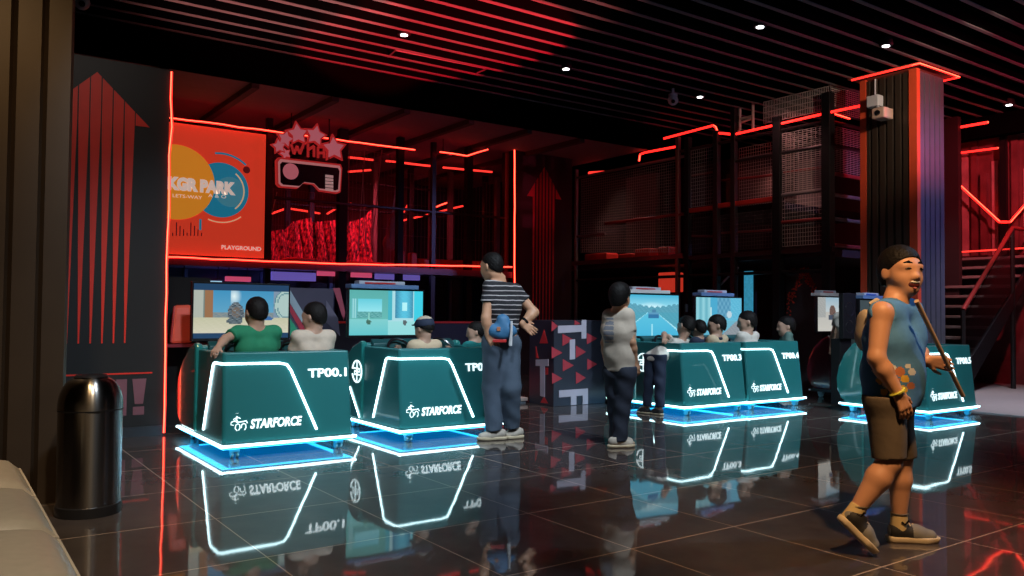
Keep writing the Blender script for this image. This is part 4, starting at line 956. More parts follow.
    for cx in (0.33, 0.80):
        # steering wheel
        cen = np.array(P(cx, 0.66, 0.80)); nrm = unit((0, -0.8, 0.6)); e1 = np.array([1.0, 0, 0]); e2 = np.cross(nrm, e1)
        ringp = [cen+0.12*(math.cos(a)*e1+math.sin(a)*e2) for a in np.linspace(0, 2*PI, 25)]
        mb = MB(); mb.tube(ringp, 0.014, 6, cap=False)
        for a in (0.1, PI-0.1, -PI/2): mb.tube([cen, cen+0.115*(math.cos(a)*e1+math.sin(a)*e2)], 0.010, 6)
        mb.tube([cen, cen-nrm*0.16], 0.025, 8); mb.build('steering_wheel', BLACKGLOSS, t, smooth=True)
    if front_only: return t
    # luminous arch that runs around the rear corner: left leg on the side face, right leg on the back face
    fr = np.array(P(0, 0.012, 0.112)); up = unit((0, lean, H0-0.112)); nf = unit((0, -(H0-0.112), lean))
    F = lambda x, z: fr+np.array([x, 0, 0])+up*((z-0.112)/up[2])+nf*0.004
    sx = unit((0.008, 0, H0-0.112))
    S = lambda y, z: np.array(P(0.012+0.008*(z-0.112)/(H0-0.112), y, z))+np.array([-0.004, 0, 0])
    zt = 0.742
    yc = lean*(zt-0.112)/(H0-0.112)
    path = [S(0.56, 0.17), S(0.345, zt-0.06), S(0.32, zt-0.012), S(0.28, zt), S(c+yc+0.005, zt), F(c+0.004, zt), F(0.47, zt-0.004), F(0.535, zt-0.018), F(0.57, zt-0.07), F(0.78, 0.18)]
    mb = MB(); mb.tube(path, 0.0105, 6); mb.build('arch_light', lw, t, smooth=True)
    # lettering and emblem
    o = F(0.225, 0.228); fit = fit_text('STARFORCE', o, (1, 0, 0), up, nf, 0.43, 0.070, 0.004, shear=0.22, bold=0.035); fit.build('lettering', LETTER, t)
    o = F(0.715, 0.612); fit = fit_text(number, o, (1, 0, 0), up, nf, 0.345, 0.070, 0.004, bold=0.030); fit.build('number_lettering', LETTER, t)
    mb = MB()     # small emblem: a rider on a rounded four legged frame
    def ln(pts, r): mb.tube([F(0.092+x*0.00118, 0.212+z*0.00118) for x, z in pts], r*0.8, 6)
    ln([(28, 118), (28, 119)], 0.014); ln([(27, 100), (22, 78), (30, 62)], 0.0075); ln([(26, 92), (2, 80)], 0.0045); ln([(26, 95), (50, 84)], 0.0045)
    ln([(-12, 62), (8, 70), (30, 60), (62, 62), (88, 66), (96, 50)], 0.006)
    ln([(-12, 62), (-14, 46), (4, 42)], 0.0045)
    for cx in (32, 72): ln([(cx-18, 20), (cx-14, 42), (cx, 50), (cx+12, 42), (cx+14, 22), (cx+4, 6)], 0.0052)
    ln([(14, 20), (26, 4)], 0.0052)
    mb.build('rider_emblem', LETTER, t, smooth=True)
    # round S emblem on the side of the shell ahead of the arch
    if emb_y is None: return t
    cen = S(emb_y if emb_y < 0.78 else 0.70, 0.58)
    if emb_y > 0.8: cen = np.array(P(-0.008, emb_y, 0.58))
    mb = MB(); A = lambda a, r: cen+np.array([0, r*math.cos(a), r*math.sin(a)])
    mb.tube([A(a, 0.105) for a in np.linspace(0.25, 2*PI-0.25, 28)], 0.0085, 6)
    mb.tube([A(0, 0.105)+(0, 0, 0.028), cen+(0, -0.055, 0.028), cen+(0, -0.06, 0.0), cen+(0, 0.05, 0.0), cen+(0, 0.055, -0.03), cen+(0, -0.09, -0.03)], 0.008, 6)
    mb.tube([cen+(0, 0, 0.105), cen+(0, 0, -0.105)], 0.006, 6)
    mb.build('round_emblem', LETTER if lit else GREYPL, t, smooth=True)
    if lit and emb_y > 0.8:
        mb = MB(); mb.tube([np.array(P(-0.012, 0.82, 0.14)), np.array(P(-0.012, 0.8+0.26*k, 0.42))], 0.006, 6); mb.build('side_light', lw, t, smooth=True)
    return t
booth(1.87, 6.53, 'TP00.1', 'teal racing booth nearest the steel bin, with a green shirted player in it', None, k=1.15)
booth(3.42, 6.53, 'TP00.2', 'teal racing booth beside the man in the striped shirt')
booth(7.02, 6.50, 'TP00.3', 'teal racing booth right behind the standing boy in the cream shirt', 0.68)
booth(8.13, 6.48, 'TP00.4', 'teal racing booth at the right end of the row of four')
booth(9.07, 4.77, 'TP00.5', 'teal racing booth behind the laughing boy, in front of the column', None, k=0.6)
booth(10.30, 6.02, '', 'unlit dark racing console under the far screen with the grey street', None, lit=False, k=0.65, front_only=True)

# ------------------------------------------------------------------ screens with their pictures
def picture(kind, u, v):
    """colour of the game picture at u (0..1 from the left), v (0..1 from the top)"""
    n = math.sin(u*57+v*31)*math.sin(v*83-u*17)*0.5+math.sin(u*131)*math.sin(v*97+1)*0.5
    mixc = lambda a, b, t: tuple(a[i]+(b[i]-a[i])*max(0, min(1, t)) for i in range(3))
    if kind == 'canyon':
        if v < 0.13 or v > 0.90: return (0.012, 0.05, 0.12)
        w_ = (v-0.13)/0.77
        c = mixc((0.05, 0.28, 0.50), (0.16, 0.42, 0.58), w_)
        if w_ < 0.62:
            if u < 0.10: c = (0.42, 0.46, 0.40)
            elif u < 0.19: c = (0.30, 0.15, 0.07) if u > 0.11 else (0.16, 0.22, 0.2)
            elif 0.38 < u < 0.50 and w_ < 0.35: c = mixc(c, (0.75, 0.9, 0.9), 1-math.hypot((u-0.41)/0.08, (w_-0.12)/0.25))
            elif u > 0.84: 
                r = math.hypot((u-0.98)/0.14, (w_-0.33)/0.40)
                c = (0.10, 0.24, 0.28) if 0.72 < r < 0.80 or 0.92 < r < 1.0 else ((0.40, 0.55, 0.52) if r < 1 else (0.20, 0.28, 0.38))
            elif w_ > 0.5: c = mixc((0.30, 0.30, 0.26), (0.12, 0.22, 0.28), 0.5+0.5*n)
        else: c = mixc((0.52, 0.52, 0.36), (0.62, 0.60, 0.46), (w_-0.62)/0.38+0.3*n)
        d = math.hypot((u-0.43)/0.085, (w_-0.52)/0.25)
        if d < 1: c = mixc((0.03, 0.05, 0.07), (0.26, 0.30, 0.32), 0.30+0.7*n+0.3*(0.52-w_)) if d > 0.55 or n > 0.1 else (0.16, 0.12, 0.09)
        if math.hypot((u-0.42)/0.085, (w_-0.72)/0.085) < 1: c = mixc((0.02, 0.04, 0.06), (0.22, 0.28, 0.3), 0.4+0.5*n)
        if math.hypot((u-0.78)/0.05, (w_-0.66)/0.05) < 1: c = (0.04, 0.14, 0.35)
        return c
    if kind == 'split':
        if u < 0.51:
            x = u/0.51; c = mixc((0.10, 0.42, 0.40), (0.15, 0.52, 0.48), v)
            if 0.22 < x < 0.85 and 0.18 < v < 0.47: c = mixc((0.12, 0.60, 0.72), (0.30, 0.78, 0.85), (v-0.18)/0.3)
            if 0.05 < x < 0.20 and 0.2 < v < 0.62: c = (0.14, 0.5, 0.55) if (x*40) % 2 < 1.4 else (0.35, 0.7, 0.7)
            if 0.47 < v < 0.62 and 0.2 < x < 0.85: c = mixc((0.05, 0.28, 0.28), (0.18, 0.5, 0.5), 0.5+0.6*n)
            if v > 0.64: c = mixc((0.22, 0.62, 0.62), (0.12, 0.55, 0.60), (v-0.64)/0.36)
            if math.hypot((x-0.5)/0.06, (v-0.71)/0.06) < 1: c = (0.06, 0.16, 0.12)
            if abs(x-0.5) < 0.012 and 0.5 < v < 0.66: c = (0.3, 0.7, 0.6)
        else:
            x = (u-0.51)/0.49; c = (0.40, 0.72, 0.78)
            if 0.22 < x < 0.72 and v < 0.62: c = mixc((0.04, 0.20, 0.34), (0.10, 0.55, 0.75), 0.5+0.5*math.cos((x-0.47)*9)+0.15*n)
            if x < 0.12 and v < 0.66: c = (0.06, 0.45, 0.55)
            if 0.4 < x < 0.56 and 0.25 < v < 0.46: c = (0.45, 0.9, 0.95)
            if x > 0.74: c = (0.05, 0.62, 0.78) if v < 0.7 else (0.4, 0.75, 0.78)
            if v > 0.68: c = mixc((0.42, 0.76, 0.74), (0.28, 0.70, 0.72), v)
            if math.hypot((x-0.48)/0.06, (v-0.72)/0.06) < 1: c = (0.10, 0.13, 0.14)
        return c
    if kind == 'road':
        hz = 0.42; c = mixc((0.05, 0.40, 0.60), (0.35, 0.75, 0.85), v/hz)
        if v < hz:
            g = math.hypot((u-0.5)/0.35, (v-0.38)/0.22); c = mixc((0.75, 0.95, 0.98), c, g)
            sk = 0.12+abs(u-0.5)*-0.10+0.05*math.sin(u*40)
            if v > hz-0.12-0.25*abs(u-0.55)**1.2+0.02*math.sin(u*60): c = mixc((0.05, 0.25, 0.36), (0.14, 0.40, 0.50), 0.5+0.5*n)
        else:
            q = (v-hz)/(1-hz); half = 0.07+0.55*q; d = (u-0.5)/half
            c = mixc((0.10, 0.50, 0.68), (0.06, 0.42, 0.64), q) if abs(d) < 1 else mixc((0.05, 0.28, 0.38), (0.10, 0.38, 0.50), 0.5+0.5*n)
            if 0.93 < abs(d) < 1.03: c = (0.35, 0.7, 0.8)
            if abs(d) < 0.02: c = (0.3, 0.68, 0.8)
        if abs(u-0.53) < 0.095 and 0.44 < v < 0.58: c = (0.03, 0.16, 0.34) if v > 0.47 else (0.10, 0.30, 0.48)
        if abs(u-0.53) < 0.035 and 0.36 < v < 0.44: c = (0.06, 0.2, 0.34)
        return c
    if kind == 'town':
        c = mixc((0.10, 0.42, 0.60), (0.16, 0.52, 0.68), u)
        if u < 0.30: c = mixc((0.14, 0.45, 0.55), (0.28, 0.62, 0.70), 0.5+0.5*math.sin(u*50))
        elif u < 0.46: c = (0.07, 0.40, 0.62) if v < 0.55 else (0.25, 0.6, 0.72)
        elif u < 0.75 and v < 0.55: c = mixc((0.06, 0.25, 0.42), (0.16, 0.42, 0.58), 0.5+0.5*math.sin(u*70)*math.sin(v*30))
        elif v < 0.6: c = mixc((0.10, 0.46, 0.66), (0.22, 0.60, 0.76), n)
        if 0.25 < v < 0.5 and 0.3 < u < 0.34: c = (0.5, 0.75, 0.78)
        if math.hypot((u-0.72)/0.055, (v-0.45)/0.10) < 1: c = (0.5, 0.66, 0.74)
        if v > 0.62:
            c = mixc((0.20, 0.52, 0.64), (0.12, 0.42, 0.56), v)
            if u > 0.55+(1-v)*0.9: c = mixc((0.20, 0.24, 0.28), (0.32, 0.36, 0.38), 0.5+0.5*n)
        return c
    if kind == 'street':
        c = mixc((0.30, 0.45, 0.55), (0.55, 0.60, 0.60), v*2)
        if v > 0.42: c = mixc((0.42, 0.42, 0.40), (0.56, 0.55, 0.50), v)
        if u < 0.22 and v < 0.6: c = mixc((0.28, 0.30, 0.30), (0.45, 0.46, 0.44), 0.5+0.5*n)
        if u > 0.62 and v < 0.65: c = mixc((0.22, 0.20, 0.18), (0.42, 0.40, 0.36), 0.5+0.5*n)
        if math.hypot((u-0.42)/0.09, (v-0.42)/0.19) < 1: c = mixc((0.05, 0.05, 0.06), (0.25, 0.14, 0.10), 0.5+0.5*n)
        if 0.3 < u < 0.54 and 0.52 < v < 0.66: c = (0.06, 0.08, 0.12)
        return c
    c = mixc((0.05, 0.09, 0.11), (0.10, 0.13, 0.13), 0.5+0.5*n)
    if math.hypot((u-0.72)/0.22, (v-0.42)/0.28) < 1: c = (0.16, 0.20, 0.20)
    return c
def screen(x0, x1, y, z0, z1, kind, label, gain=1.0, box=None, pole_y=None, base_z=0.0, half=0.22):
    t = thing('game_screen', ((x0+x1)/2, y+0.1, 0), label, 'screen', 'flat game screens over the booths')
    b_ = 0.018
    mb = MB(); mb.box((x0, y, z0), (x1, y+0.05, z1)); mb.build('casing', BLACKGLOSS, t, bevel=0.006)
    nu, nv = 72, 42
    a0, a1, c0, c1 = x0+b_, x1-b_, z0+b_*1.6, z1-b_
    V = []; Fc = []; colr = []
    for j in range(nv):
        for i in range(nu):
            k = len(V)
            for (s, q) in ((i, j), (i+1, j), (i+1, j+1), (i, j+1)): V.append((a0+(a1-a0)*s/nu, y-0.002, c1-(c1-c0)*q/nv))
            Fc.append((k, k+3, k+2, k+1)); colr.append(picture(kind, (i+0.5)/nu, (j+0.5)/nv))
    mb = MB(); mb.add(V, Fc); o = mb.build('display', SCREEN, t)
    at_ = o.data.color_attributes.new('picture', 'FLOAT_COLOR', 'CORNER')
    arr = np.zeros((len(o.data.loops), 4), np.float32)
    for p in o.data.polygons:
        cc = colr[p.vertices[0]//4]
        for li in p.loop_indices: arr[li] = (cc[0]*gain, cc[1]*gain, cc[2]*gain, 1)
    at_.data.foreach_set('color', arr.ravel())
    py = pole_y or y+0.12; cx = (x0+x1)/2
    mb = MB(); mb.tube([(cx, py, base_z+0.02), (cx, py, z1-0.1)], 0.03, 10); mb.build('stand_pole', BLACK, t, smooth=True)
    mb = MB(); mb.box((cx-half, py-half*0.6, base_z), (cx+half, py+half*0.6, base_z+0.025)); mb.build('stand_base', BLACK, t, bevel=0.006)
    mb = MB(); mb.box((cx-0.06, y+0.04, (z0+z1)/2-0.06), (cx+0.06, py, (z0+z1)/2+0.06)); mb.build('wall_arm', BLACK, t)
    return t
screen(1.99, 2.94, 8.0, 0.87, 1.435, 'canyon', 'big black screen showing a sunlit canyon race behind the green shirted player', 1.0)
screen(3.56, 4.47, 8.0, 0.885, 1.41, 'split', 'screen with a split teal and pale blue picture beside the striped man', 1.0)
screen(7.00, 8.00, 7.50, 0.86, 1.425, 'road', 'screen showing a blue road and car, beside the boy in the cream shirt', 1.1, pole_y=8.05)
screen(8.21, 9.16, 7.42, 0.86, 1.41, 'town', 'screen showing a blue town street over the booth at the right end of the row', 1.0, pole_y=8.02)
screen(10.34, 11.22, 7.05, 0.91, 1.445, 'street', 'far screen showing a pale grey street, left of the laughing boy', pole_y=7.13, base_z=0.62, half=0.07)
screen(9.99, 10.72, 6.18, 0.86, 1.39, 'dim', 'dim screen half hidden behind the laughing boy', 0.6, half=0.10)
def console(cx, y, z, w, m, dot, label):
    t = thing('console_box', (cx, y, z), label, 'console', 'game console boxes on top of the screens')
    mb = MB(); mb.box((cx-w/2, y-0.07, z), (cx+w/2, y+0.09, z+0.045)); mb.build('lower_box', m, t, bevel=0.006)
    mb = MB(); mb.box((cx-w*0.38, y-0.05, z+0.045), (cx+w*0.30, y+0.07, z+0.082)); mb.build('upper_box', GREYPL, t, bevel=0.006)
    mb = MB(); mb.box((cx-w*0.30, y-0.056, z+0.05), (cx+w*0.15, y-0.048, z+0.066)); mb.build('stripe', dot, t)
console(3.98, 8.03, 1.41, 0.80, mat('slate_blue_plastic', (0.12, 0.22, 0.42), 0.4), REDPL, 'bluish console box on the screen with the split picture')
console(7.42, 7.53, 1.425, 0.74, WHITEPL, REDPL, 'pale console box with a red stripe on the screen with the blue road')
console(8.62, 7.45, 1.41, 0.66, mat('slate_blue_plastic', (0.12, 0.22, 0.42), 0.4), REDPL, 'bluish console box on the screen with the blue town street')
console(10.62, 7.08, 1.445, 0.52, WHITEPL, REDPL, 'pale console box on the far screen with the grey street')
console(10.25, 6.2, 1.39, 0.50, mat('slate_blue_plastic', (0.12, 0.22, 0.42)), BLUEPL, 'bluish console box on the dim screen behind the laughing boy')
# tall black speaker between the far screens
t = thing('speaker', (9.80, 6.25, 0), 'tall narrow black speaker cabinet between the far screen and the laughing boy', 'speaker')
mb = MB(); mb.box((9.68, 6.26, 0), (9.94, 6.40, 0.86)); mb.build('plinth', BLACK, t, bevel=0.01)
mb = MB(); mb.box((9.66, 6.20, 0.86), (9.95, 6.27, 1.46)); mb.build('cabinet', BLACK, t, bevel=0.012)
for z, r in ((1.02, 0.09), (1.25, 0.10)):
    mb = MB(); mb.lathe((9.805, 6.205, z), [(r, 0), (r*0.95, -0.008), (r*0.5, 0.004), (0.0, 0.006)], 24, axis=(0, 1, 0)); mb.build('driver_cone', BLACKGLOSS, t, smooth=True)

# ------------------------------------------------------------------ letter box sign, platform and bench block
t = thing('letter_box_display', (6.9, 8.3, 0), 'dark box display with red triangles and pale turned letters behind the standing figures', 'display')
Xa, Xb, Ya, Yb, Zt = 6.34, 7.20, 8.04, 8.55, 1.075
mb = MB(); mb.box((Xa, Ya, 0), (Xb, Yb, Zt)); mb.build('box', mat('navy_board', (0.022, 0.026, 0.042), 0.4), t, bevel=0.004)
def crop4(px, py): return 500+px/4.433, 300+py/4.433
def front(polys, name, m, lift=0.004):
    mb = MB()
    for poly in polys:
        q = [at(*crop4(*p), Y=Ya) for p in poly]
        mb.prism([(v[0], v[2]) for v in q], (0, Ya-0.001, 0), (1, 0, 0), (0, 0, 1), (0, -1, 0), lift)
    return mb.build(name, m, t)
def left(polys, name, m, lift=0.004):
    mb = MB()
    for poly in polys:
        q = [at(*crop4(*p), X=Xa) for p in poly]
        mb.prism([(v[1], v[2]) for v in q], (Xa-0.001, 0, 0), (0, 1, 0), (0, 0, 1), (-1, 0, 0), lift)
    return mb.build(name, m, t)
TRI = mat('brick_red_print', (0.36, 0.035, 0.055), 0.5)
PALEL = mat('pale_lilac_print', (0.42, 0.42, 0.52), 0.5)
tris = [((228, 92), (228, 140), (256, 116)), ((276, 150), (276, 204), (325, 176)), ((384, 146), (384, 196), (430, 170)), ((228, 206), (228, 260), (276, 234)), ((336, 202), (336, 256), (380, 230)), ((278, 262), (278, 316), (326, 290)), ((386, 260), (386, 310), (430, 284)), ((230, 322), (230, 372), (276, 348)), ((336, 318), (336, 372), (380, 345)), ((330, 88), (356, 106), (330, 110))]
for q_ in tris: front([q_], 'triangle', TRI)
front([((360, 88), (381, 88), (381, 170), (360, 171)), ((256, 114), (360, 111), (360, 141), (256, 147))], 'letter', PALEL, 0.008)
front([((308, 176), (331, 174), (331, 262), (308, 264))], 'letter', PALEL, 0.008)
front([((260, 401), (388, 392), (388, 421), (260, 432)), ((313, 427), (337, 425), (337, 464), (313, 466)), ((365, 423), (388, 421), (388, 461), (365, 463))], 'letter', PALEL, 0.008)
for q_ in [((176, 192), (196, 130), (214, 192)), ((160, 205), (172, 258), (160, 256)), ((202, 300), (214, 300), (214, 330), (202, 332)), ((180, 455), (196, 428), (214, 458))]:
    left([q_], 'triangle', mat('bright_red_print', (0.55, 0.03, 0.035), 0.5))
left([((160, 264), (216, 262), (216, 293), (160, 292)), ((180, 292), (200, 292), (200, 430), (180, 425))], 'letter', PALEL, 0.008)
t = thing('platform', (5.9, 8.9, 0), 'low pale platform beside the letter box display, behind the striped man', 'platform')
mb = MB(); mb.box((5.35, 8.55, 0.03), (6.32, 9.6, 0.075)); mb.build('top_board', WOODPALE, t, bevel=0.006)
mb = MB(); mb.box((5.37, 8.57, 0), (6.30, 9.58, 0.03)); mb.build('plinth', mat('blue_grey_plinth', (0.15, 0.2, 0.25), 0.5), t)
mb = MB(); mb.hexa([(5.7, 8.95, 0.075), (6.42, 8.95, 0.075), (6.42, 9.5, 0.075), (5.7, 9.5, 0.075), (5.72, 9.0, 0.36), (6.40, 9.0, 0.36), (6.40, 9.5, 0.36), (5.72, 9.5, 0.36)])
tag(mb.build('foam_block', mat('deep_red_vinyl', (0.62, 0.03, 0.035), 0.4), bevel=0.03), 'deep red foam block on the low pale platform beside the letter box display', 'foam block')

# ------------------------------------------------------------------ steel bin
bx, by = 0.765, 5.27
t = thing('litter_bin', (bx, by, 0), 'brushed steel litter bin with a domed top beside the ribbed pillar', 'bin')
R_ = 0.168
mb = MB(); mb.lathe((bx, by, 0.055), [(R_, 0), (R_, 0.54)], 64); mb.build('body', STEEL, t, smooth=True, angle=0.5)
mb = MB(); mb.lathe((bx, by, 0), [(R_+0.004, 0), (R_+0.006, 0.01), (R_+0.006, 0.055), (R_, 0.06)], 48); mb.build('base_ring', mat('dark_steel_ring', (0.06, 0.06, 0.065), 0.3, 0.8), t, smooth=True)
prof = [(R_+0.003, 0), (R_+0.003, 0.012)]+[(0.075+(R_-0.072)*math.cos(a), 0.012+0.168*math.sin(a)) for a in np.linspace(0.0, PI/2, 14)]+[(0.078, 0.178), (0.07, 0.12)]
mb = MB(); mb.lathe((bx, by, 0.595), prof, 64); mb.build('dome_lid', STEEL, t, smooth=True)
mb = MB(); mb.lathe((bx, by, 0.760), [(0.086, 0.008), (0.092, 0.018), (0.080, 0.030), (0.060, 0.022), (0.055, -0.02)], 40); mb.build('rim', BLACKGLOSS, t, smooth=True)
mb = MB(); mb.lathe((bx, by, 0.589), [(R_+0.0035, 0), (R_+0.0035, 0.007)], 64); mb.build('painted_gap_shadow', BLACK, t, smooth=True)  # black ring draws the shadow of the gap under the lid

# ------------------------------------------------------------------ bench cushions
def bench(y0, y1, label):
    t = thing('bench_seat', (0.0, (y0+y1)/2, 0), label, 'bench', 'beige leather bench seats along the left')
    mb = MB(); nx, ny = 14, 14; x0, x1 = -0.42, 0.375; V = []
    for j in range(ny+1):
        for i in range(nx+1):
            u, v = i/nx, j/ny
            e = (1-(2*u-1)**6)*(1-(2*v-1)**8)
            V.append((x0+(x1-x0)*u, y0+(y1-y0)*v, 0.380+0.080*e**0.5+0.016*math.sin(PI*u)*math.sin(PI*v)))
    Fc = [(j*(nx+1)+i, j*(nx+1)+i+1, (j+1)*(nx+1)+i+1, (j+1)*(nx+1)+i) for j in range(ny) for i in range(nx)]
    mb.add(V, Fc); b0 = len(mb.v)
    ringi = [i for i in range(nx+1)]+[j*(nx+1)+nx for j in range(1, ny+1)]+[ny*(nx+1)+i for i in range(nx-1, -1, -1)]+[j*(nx+1) for j in range(ny-1, 0, -1)]
    low = [(V[i][0]+(0.0 if 0 else 0), V[i][1], 0.31) for i in ringi]
    mb.v += [tuple(p) for p in low]
    for k in range(len(ringi)):
        k2 = (k+1) % len(ringi); mb.f.append((ringi[k], ringi[k2], b0+k2, b0+k)); mb.m.append(0)
    mb.f.append(tuple(range(b0, b0+len(ringi)))); mb.m.append(0)
    mb.build('cushion', LEATHER, t, smooth=True)
    mb = MB(); mb.box((x0+0.02, y0+0.005, 0.06), (x1-0.015, y1-0.005, 0.315)); mb.build('base', mat('grey_leather', (0.16, 0.15, 0.14), 0.5, bump=0.05), t, bevel=0.012)
    mb = MB(); mb.tube([(x0+0.02, y0+0.004, 0.385), (x1-0.03, y0+0.004, 0.392), (x1-0.002, y0+0.012, 0.380), (x1-0.002, y1-0.012, 0.380)], 0.007, 6); mb.build('piping', SEAM, t, smooth=True)
    for sx in (x0+0.08, x1-0.08):
        mb = MB(); mb.box((sx-0.025, y0+0.06, 0), (sx+0.025, y0+0.11, 0.06)); mb.box((sx-0.025, y1-0.11, 0), (sx+0.025, y1-0.06, 0.06)); mb.build('foot', BLACK, t)
bench(3.95, 4.70, 'beige leather bench seat at the far end, beside the ribbed pillar')
bench(3.20, 3.945, 'beige leather bench seat second from the ribbed pillar')
bench(2.45, 3.195, 'beige leather bench seat nearest the viewer, third from the pillar')

# ================================================================== PEOPLE
def frame(fwd, up=(0, 0, 1)):
    F = unit(fwd); U = np.array(up, float); U = unit(U-F*(U@F)); L = np.cross(U, F)   # L: the person's own left
    return L, F, U
def head_prims(c, fwd, up, s):
    L, F, U = frame(fwd, up); A = (L, F, U)
    q = lambda l, f, u: np.array(c, float)+s*(L*l+F*f+U*u)
    R = lambda *r: tuple(s*x for x in r)
    P = [ell(q(0, -0.05, 0.14), A, R(0.335, 0.415, 0.36), 0.02*s/0.23),
         ell(q(0, 0.08, -0.16), A, R(0.275, 0.285, 0.32), 0.05*s/0.23),
         ell(q(0, 0.20, -0.375), A, R(0.13, 0.11, 0.105), 0.05*s/0.23),
         ell(q(0.15, 0.19, -0.16), A, R(0.13, 0.13, 0.13), 0.03*s/0.23), ell(q(-0.15, 0.19, -0.16), A, R(0.13, 0.13, 0.13), 0.03*s/0.23),
         cone(q(0, 0.335, 0.0), 0.030*s, q(0, 0.425, -0.135), 0.052*s, 0.03*s/0.23),
         ell(q(0.05, 0.375, -0.15), A, R(0.04, 0.045, 0.035), 0.012*s/0.23), ell(q(-0.05, 0.375, -0.15), A, R(0.04, 0.045, 0.035), 0.012*s/0.23),
         ell(q(0, 0.305, 0.085), A, R(0.22, 0.06, 0.05), 0.03*s/0.23)]
    for sg in (1, -1):
        P.append(ell(q(sg*0.345, -0.06, -0.05), (unit(L+F*0.25*sg), F, U), R(0.035, 0.085, 0.125), 0.012*s/0.23))
    return P, q, A
def hair_prims(q, A, s, long=1.0):
    return [ell(q(0, -0.075, 0.17), A, (0.358*s, 0.432*s, 0.378*s), 0.02), ell(q(0, -0.20, -0.02), A, (0.315*s, 0.31*s, 0.36*s*long), 0.03)]
def face_parts(par, q, A, s, smile=False, h=0.003):
    L, F, U = A
    for sg in (1, -1):
        if smile:      # eyes narrowed by laughing
            solid('eye', [cone(q(sg*0.075, 0.392, 0.022), 0.011*s, q(sg*0.135, 0.388, 0.040), 0.016*s, 0.004), cone(q(sg*0.135, 0.388, 0.040), 0.016*s, q(sg*0.20, 0.357, 0.022), 0.010*s, 0.004)], h, EYED, par)
        else:
            solid('eye', [ell(q(sg*0.135, 0.366, 0.02), A, (0.070*s, 0.036*s, 0.028*s), 0.002)], h, [EYEW, EYED], par,
                  paint=lambda C, sg=sg: (np.linalg.norm((C-q(sg*0.135, 0.395, 0.02)), axis=1) < 0.042*s).astype(int))
        solid('eyebrow', [cone(q(sg*0.065, 0.388, 0.142), 0.014*s, q(sg*0.145, 0.378, 0.168), 0.018*s, 0.004), cone(q(sg*0.145, 0.378, 0.168), 0.018*s, q(sg*0.225, 0.335, 0.142), 0.010*s, 0.004)], h, HAIR, par)
    if smile:
        solid('mouth', [ell(q(0, 0.345, -0.275), A, (0.135*s, 0.05*s, 0.082*s), 0.003)], h, MOUTH, par)
        solid('teeth', [ell(q(0, 0.382, -0.236), A, (0.108*s, 0.036*s, 0.032*s), 0.003)], h, TEETH, par)
        solid('lips', [cone(q(-0.145, 0.318, -0.245), 0.012*s, q(0, 0.385, -0.205), 0.019*s, 0.004), cone(q(0, 0.385, -0.205), 0.019*s, q(0.145, 0.318, -0.245), 0.012*s, 0.004),
                       cone(q(-0.145, 0.318, -0.25), 0.012*s, q(0, 0.368, -0.365), 0.024*s, 0.004), cone(q(0, 0.368, -0.365), 0.024*s, q(0.145, 0.318, -0.25), 0.012*s, 0.004)], h, LIP, par)
    else:
        solid('lips', [cone(q(-0.085, 0.315, -0.262), 0.014*s, q(0, 0.352, -0.256), 0.024*s, 0.006), cone(q(0, 0.352, -0.256), 0.024*s, q(0.085, 0.315, -0.262), 0.014*s, 0.006)], h, LIP, par)
def hand_prims(wr, d, n, s, thumb, curl=0.5, spread=0.10):
    """palm, four jointed fingers of unequal length and a thumb from the side; d: finger direction, n: palm normal, thumb: +1/-1 side"""
    d = unit(d); n = unit(np.array(n, float)-d*(np.array(n, float)@d)); e = np.cross(d, n)*thumb     # e points to the thumb side
    P = []
    for k in (-0.026, 0.0, 0.026): P.append(cone(wr+d*0.012*s+e*k*0.7*s, 0.017*s, wr+d*0.078*s+e*k*s, 0.0145*s, 0.012))
    for k, (off, ln) in enumerate(((0.034, 0.068), (0.0115, 0.077), (-0.011, 0.071), (-0.032, 0.056))):
        b = wr+d*0.080*s+e*off*s; dd = unit(d+e*off*spread*20*0.4)
        m1 = b+unit(dd+n*curl*(0.35+0.12*k))*ln*0.45*s; m2 = m1+unit(dd+n*curl*(1.1+0.2*k))*ln*0.32*s; tp = m2+unit(dd*0.8+n*curl*(2.0+0.2*k))*ln*0.26*s
        P += [cone(b, 0.0098*s, m1, 0.0088*s, 0.004), cone(m1, 0.0088*s, m2, 0.008*s, 0.003), cone(m2, 0.008*s, tp, 0.0068*s, 0.003)]
    b = wr+d*0.028*s+e*0.030*s; m1 = b+unit(d*0.65+e*0.65+n*0.3)*0.036*s; tp = m1+unit(d*0.95+e*0.25+n*0.45*curl)*0.032*s
    P += [cone(wr+d*0.012*s+e*0.012*s, 0.015*s, b, 0.0135*s, 0.01), cone(b, 0.0125*s, m1, 0.0105*s, 0.005), cone(m1, 0.0105*s, tp, 0.008*s, 0.003)]
    return P
def limb(P, a, ra, m, rm, b, rb, bulge=None, k=0.02):
    P.append(cone(a, ra, m, rm, k))
    if bulge is not None:
        mid = m+(b-m)*0.32; P.append(cone(m, rm, mid, bulge, k)); P.append(cone(mid, bulge, b, rb, k))
    else: P.append(cone(m, rm, b, rb, k))
def torso_prims(hl, hr, sl, sr, rt, rc, k=0.05, belly=1.0):
    """two joined columns from hips to ribs plus the shoulder yoke"""
    hm, sm = (hl+hr)/2, (sl+sr)/2
    P = []
    for h_, s_ in ((hl, sl), (hr, sr)):
        w_ = h_*0.5+hm*0.5+(s_*0.5+sm*0.5-h_*0.5-hm*0.5)*0.35; c_ = h_*0.45+hm*0.55+(s_*0.55+sm*0.45-h_*0.45-hm*0.55)*0.72
        P += [cone(h_*0.7+hm*0.3, rt, w_, rt*0.95*belly, k), cone(w_, rt*0.95*belly, c_, rc, k), cone(c_, rc, s_*0.55+sm*0.45-(sm-hm)*0.07, rc*0.72, k)]
    P.append(cone(sl, rc*0.55, sr, rc*0.55, k))
    return P
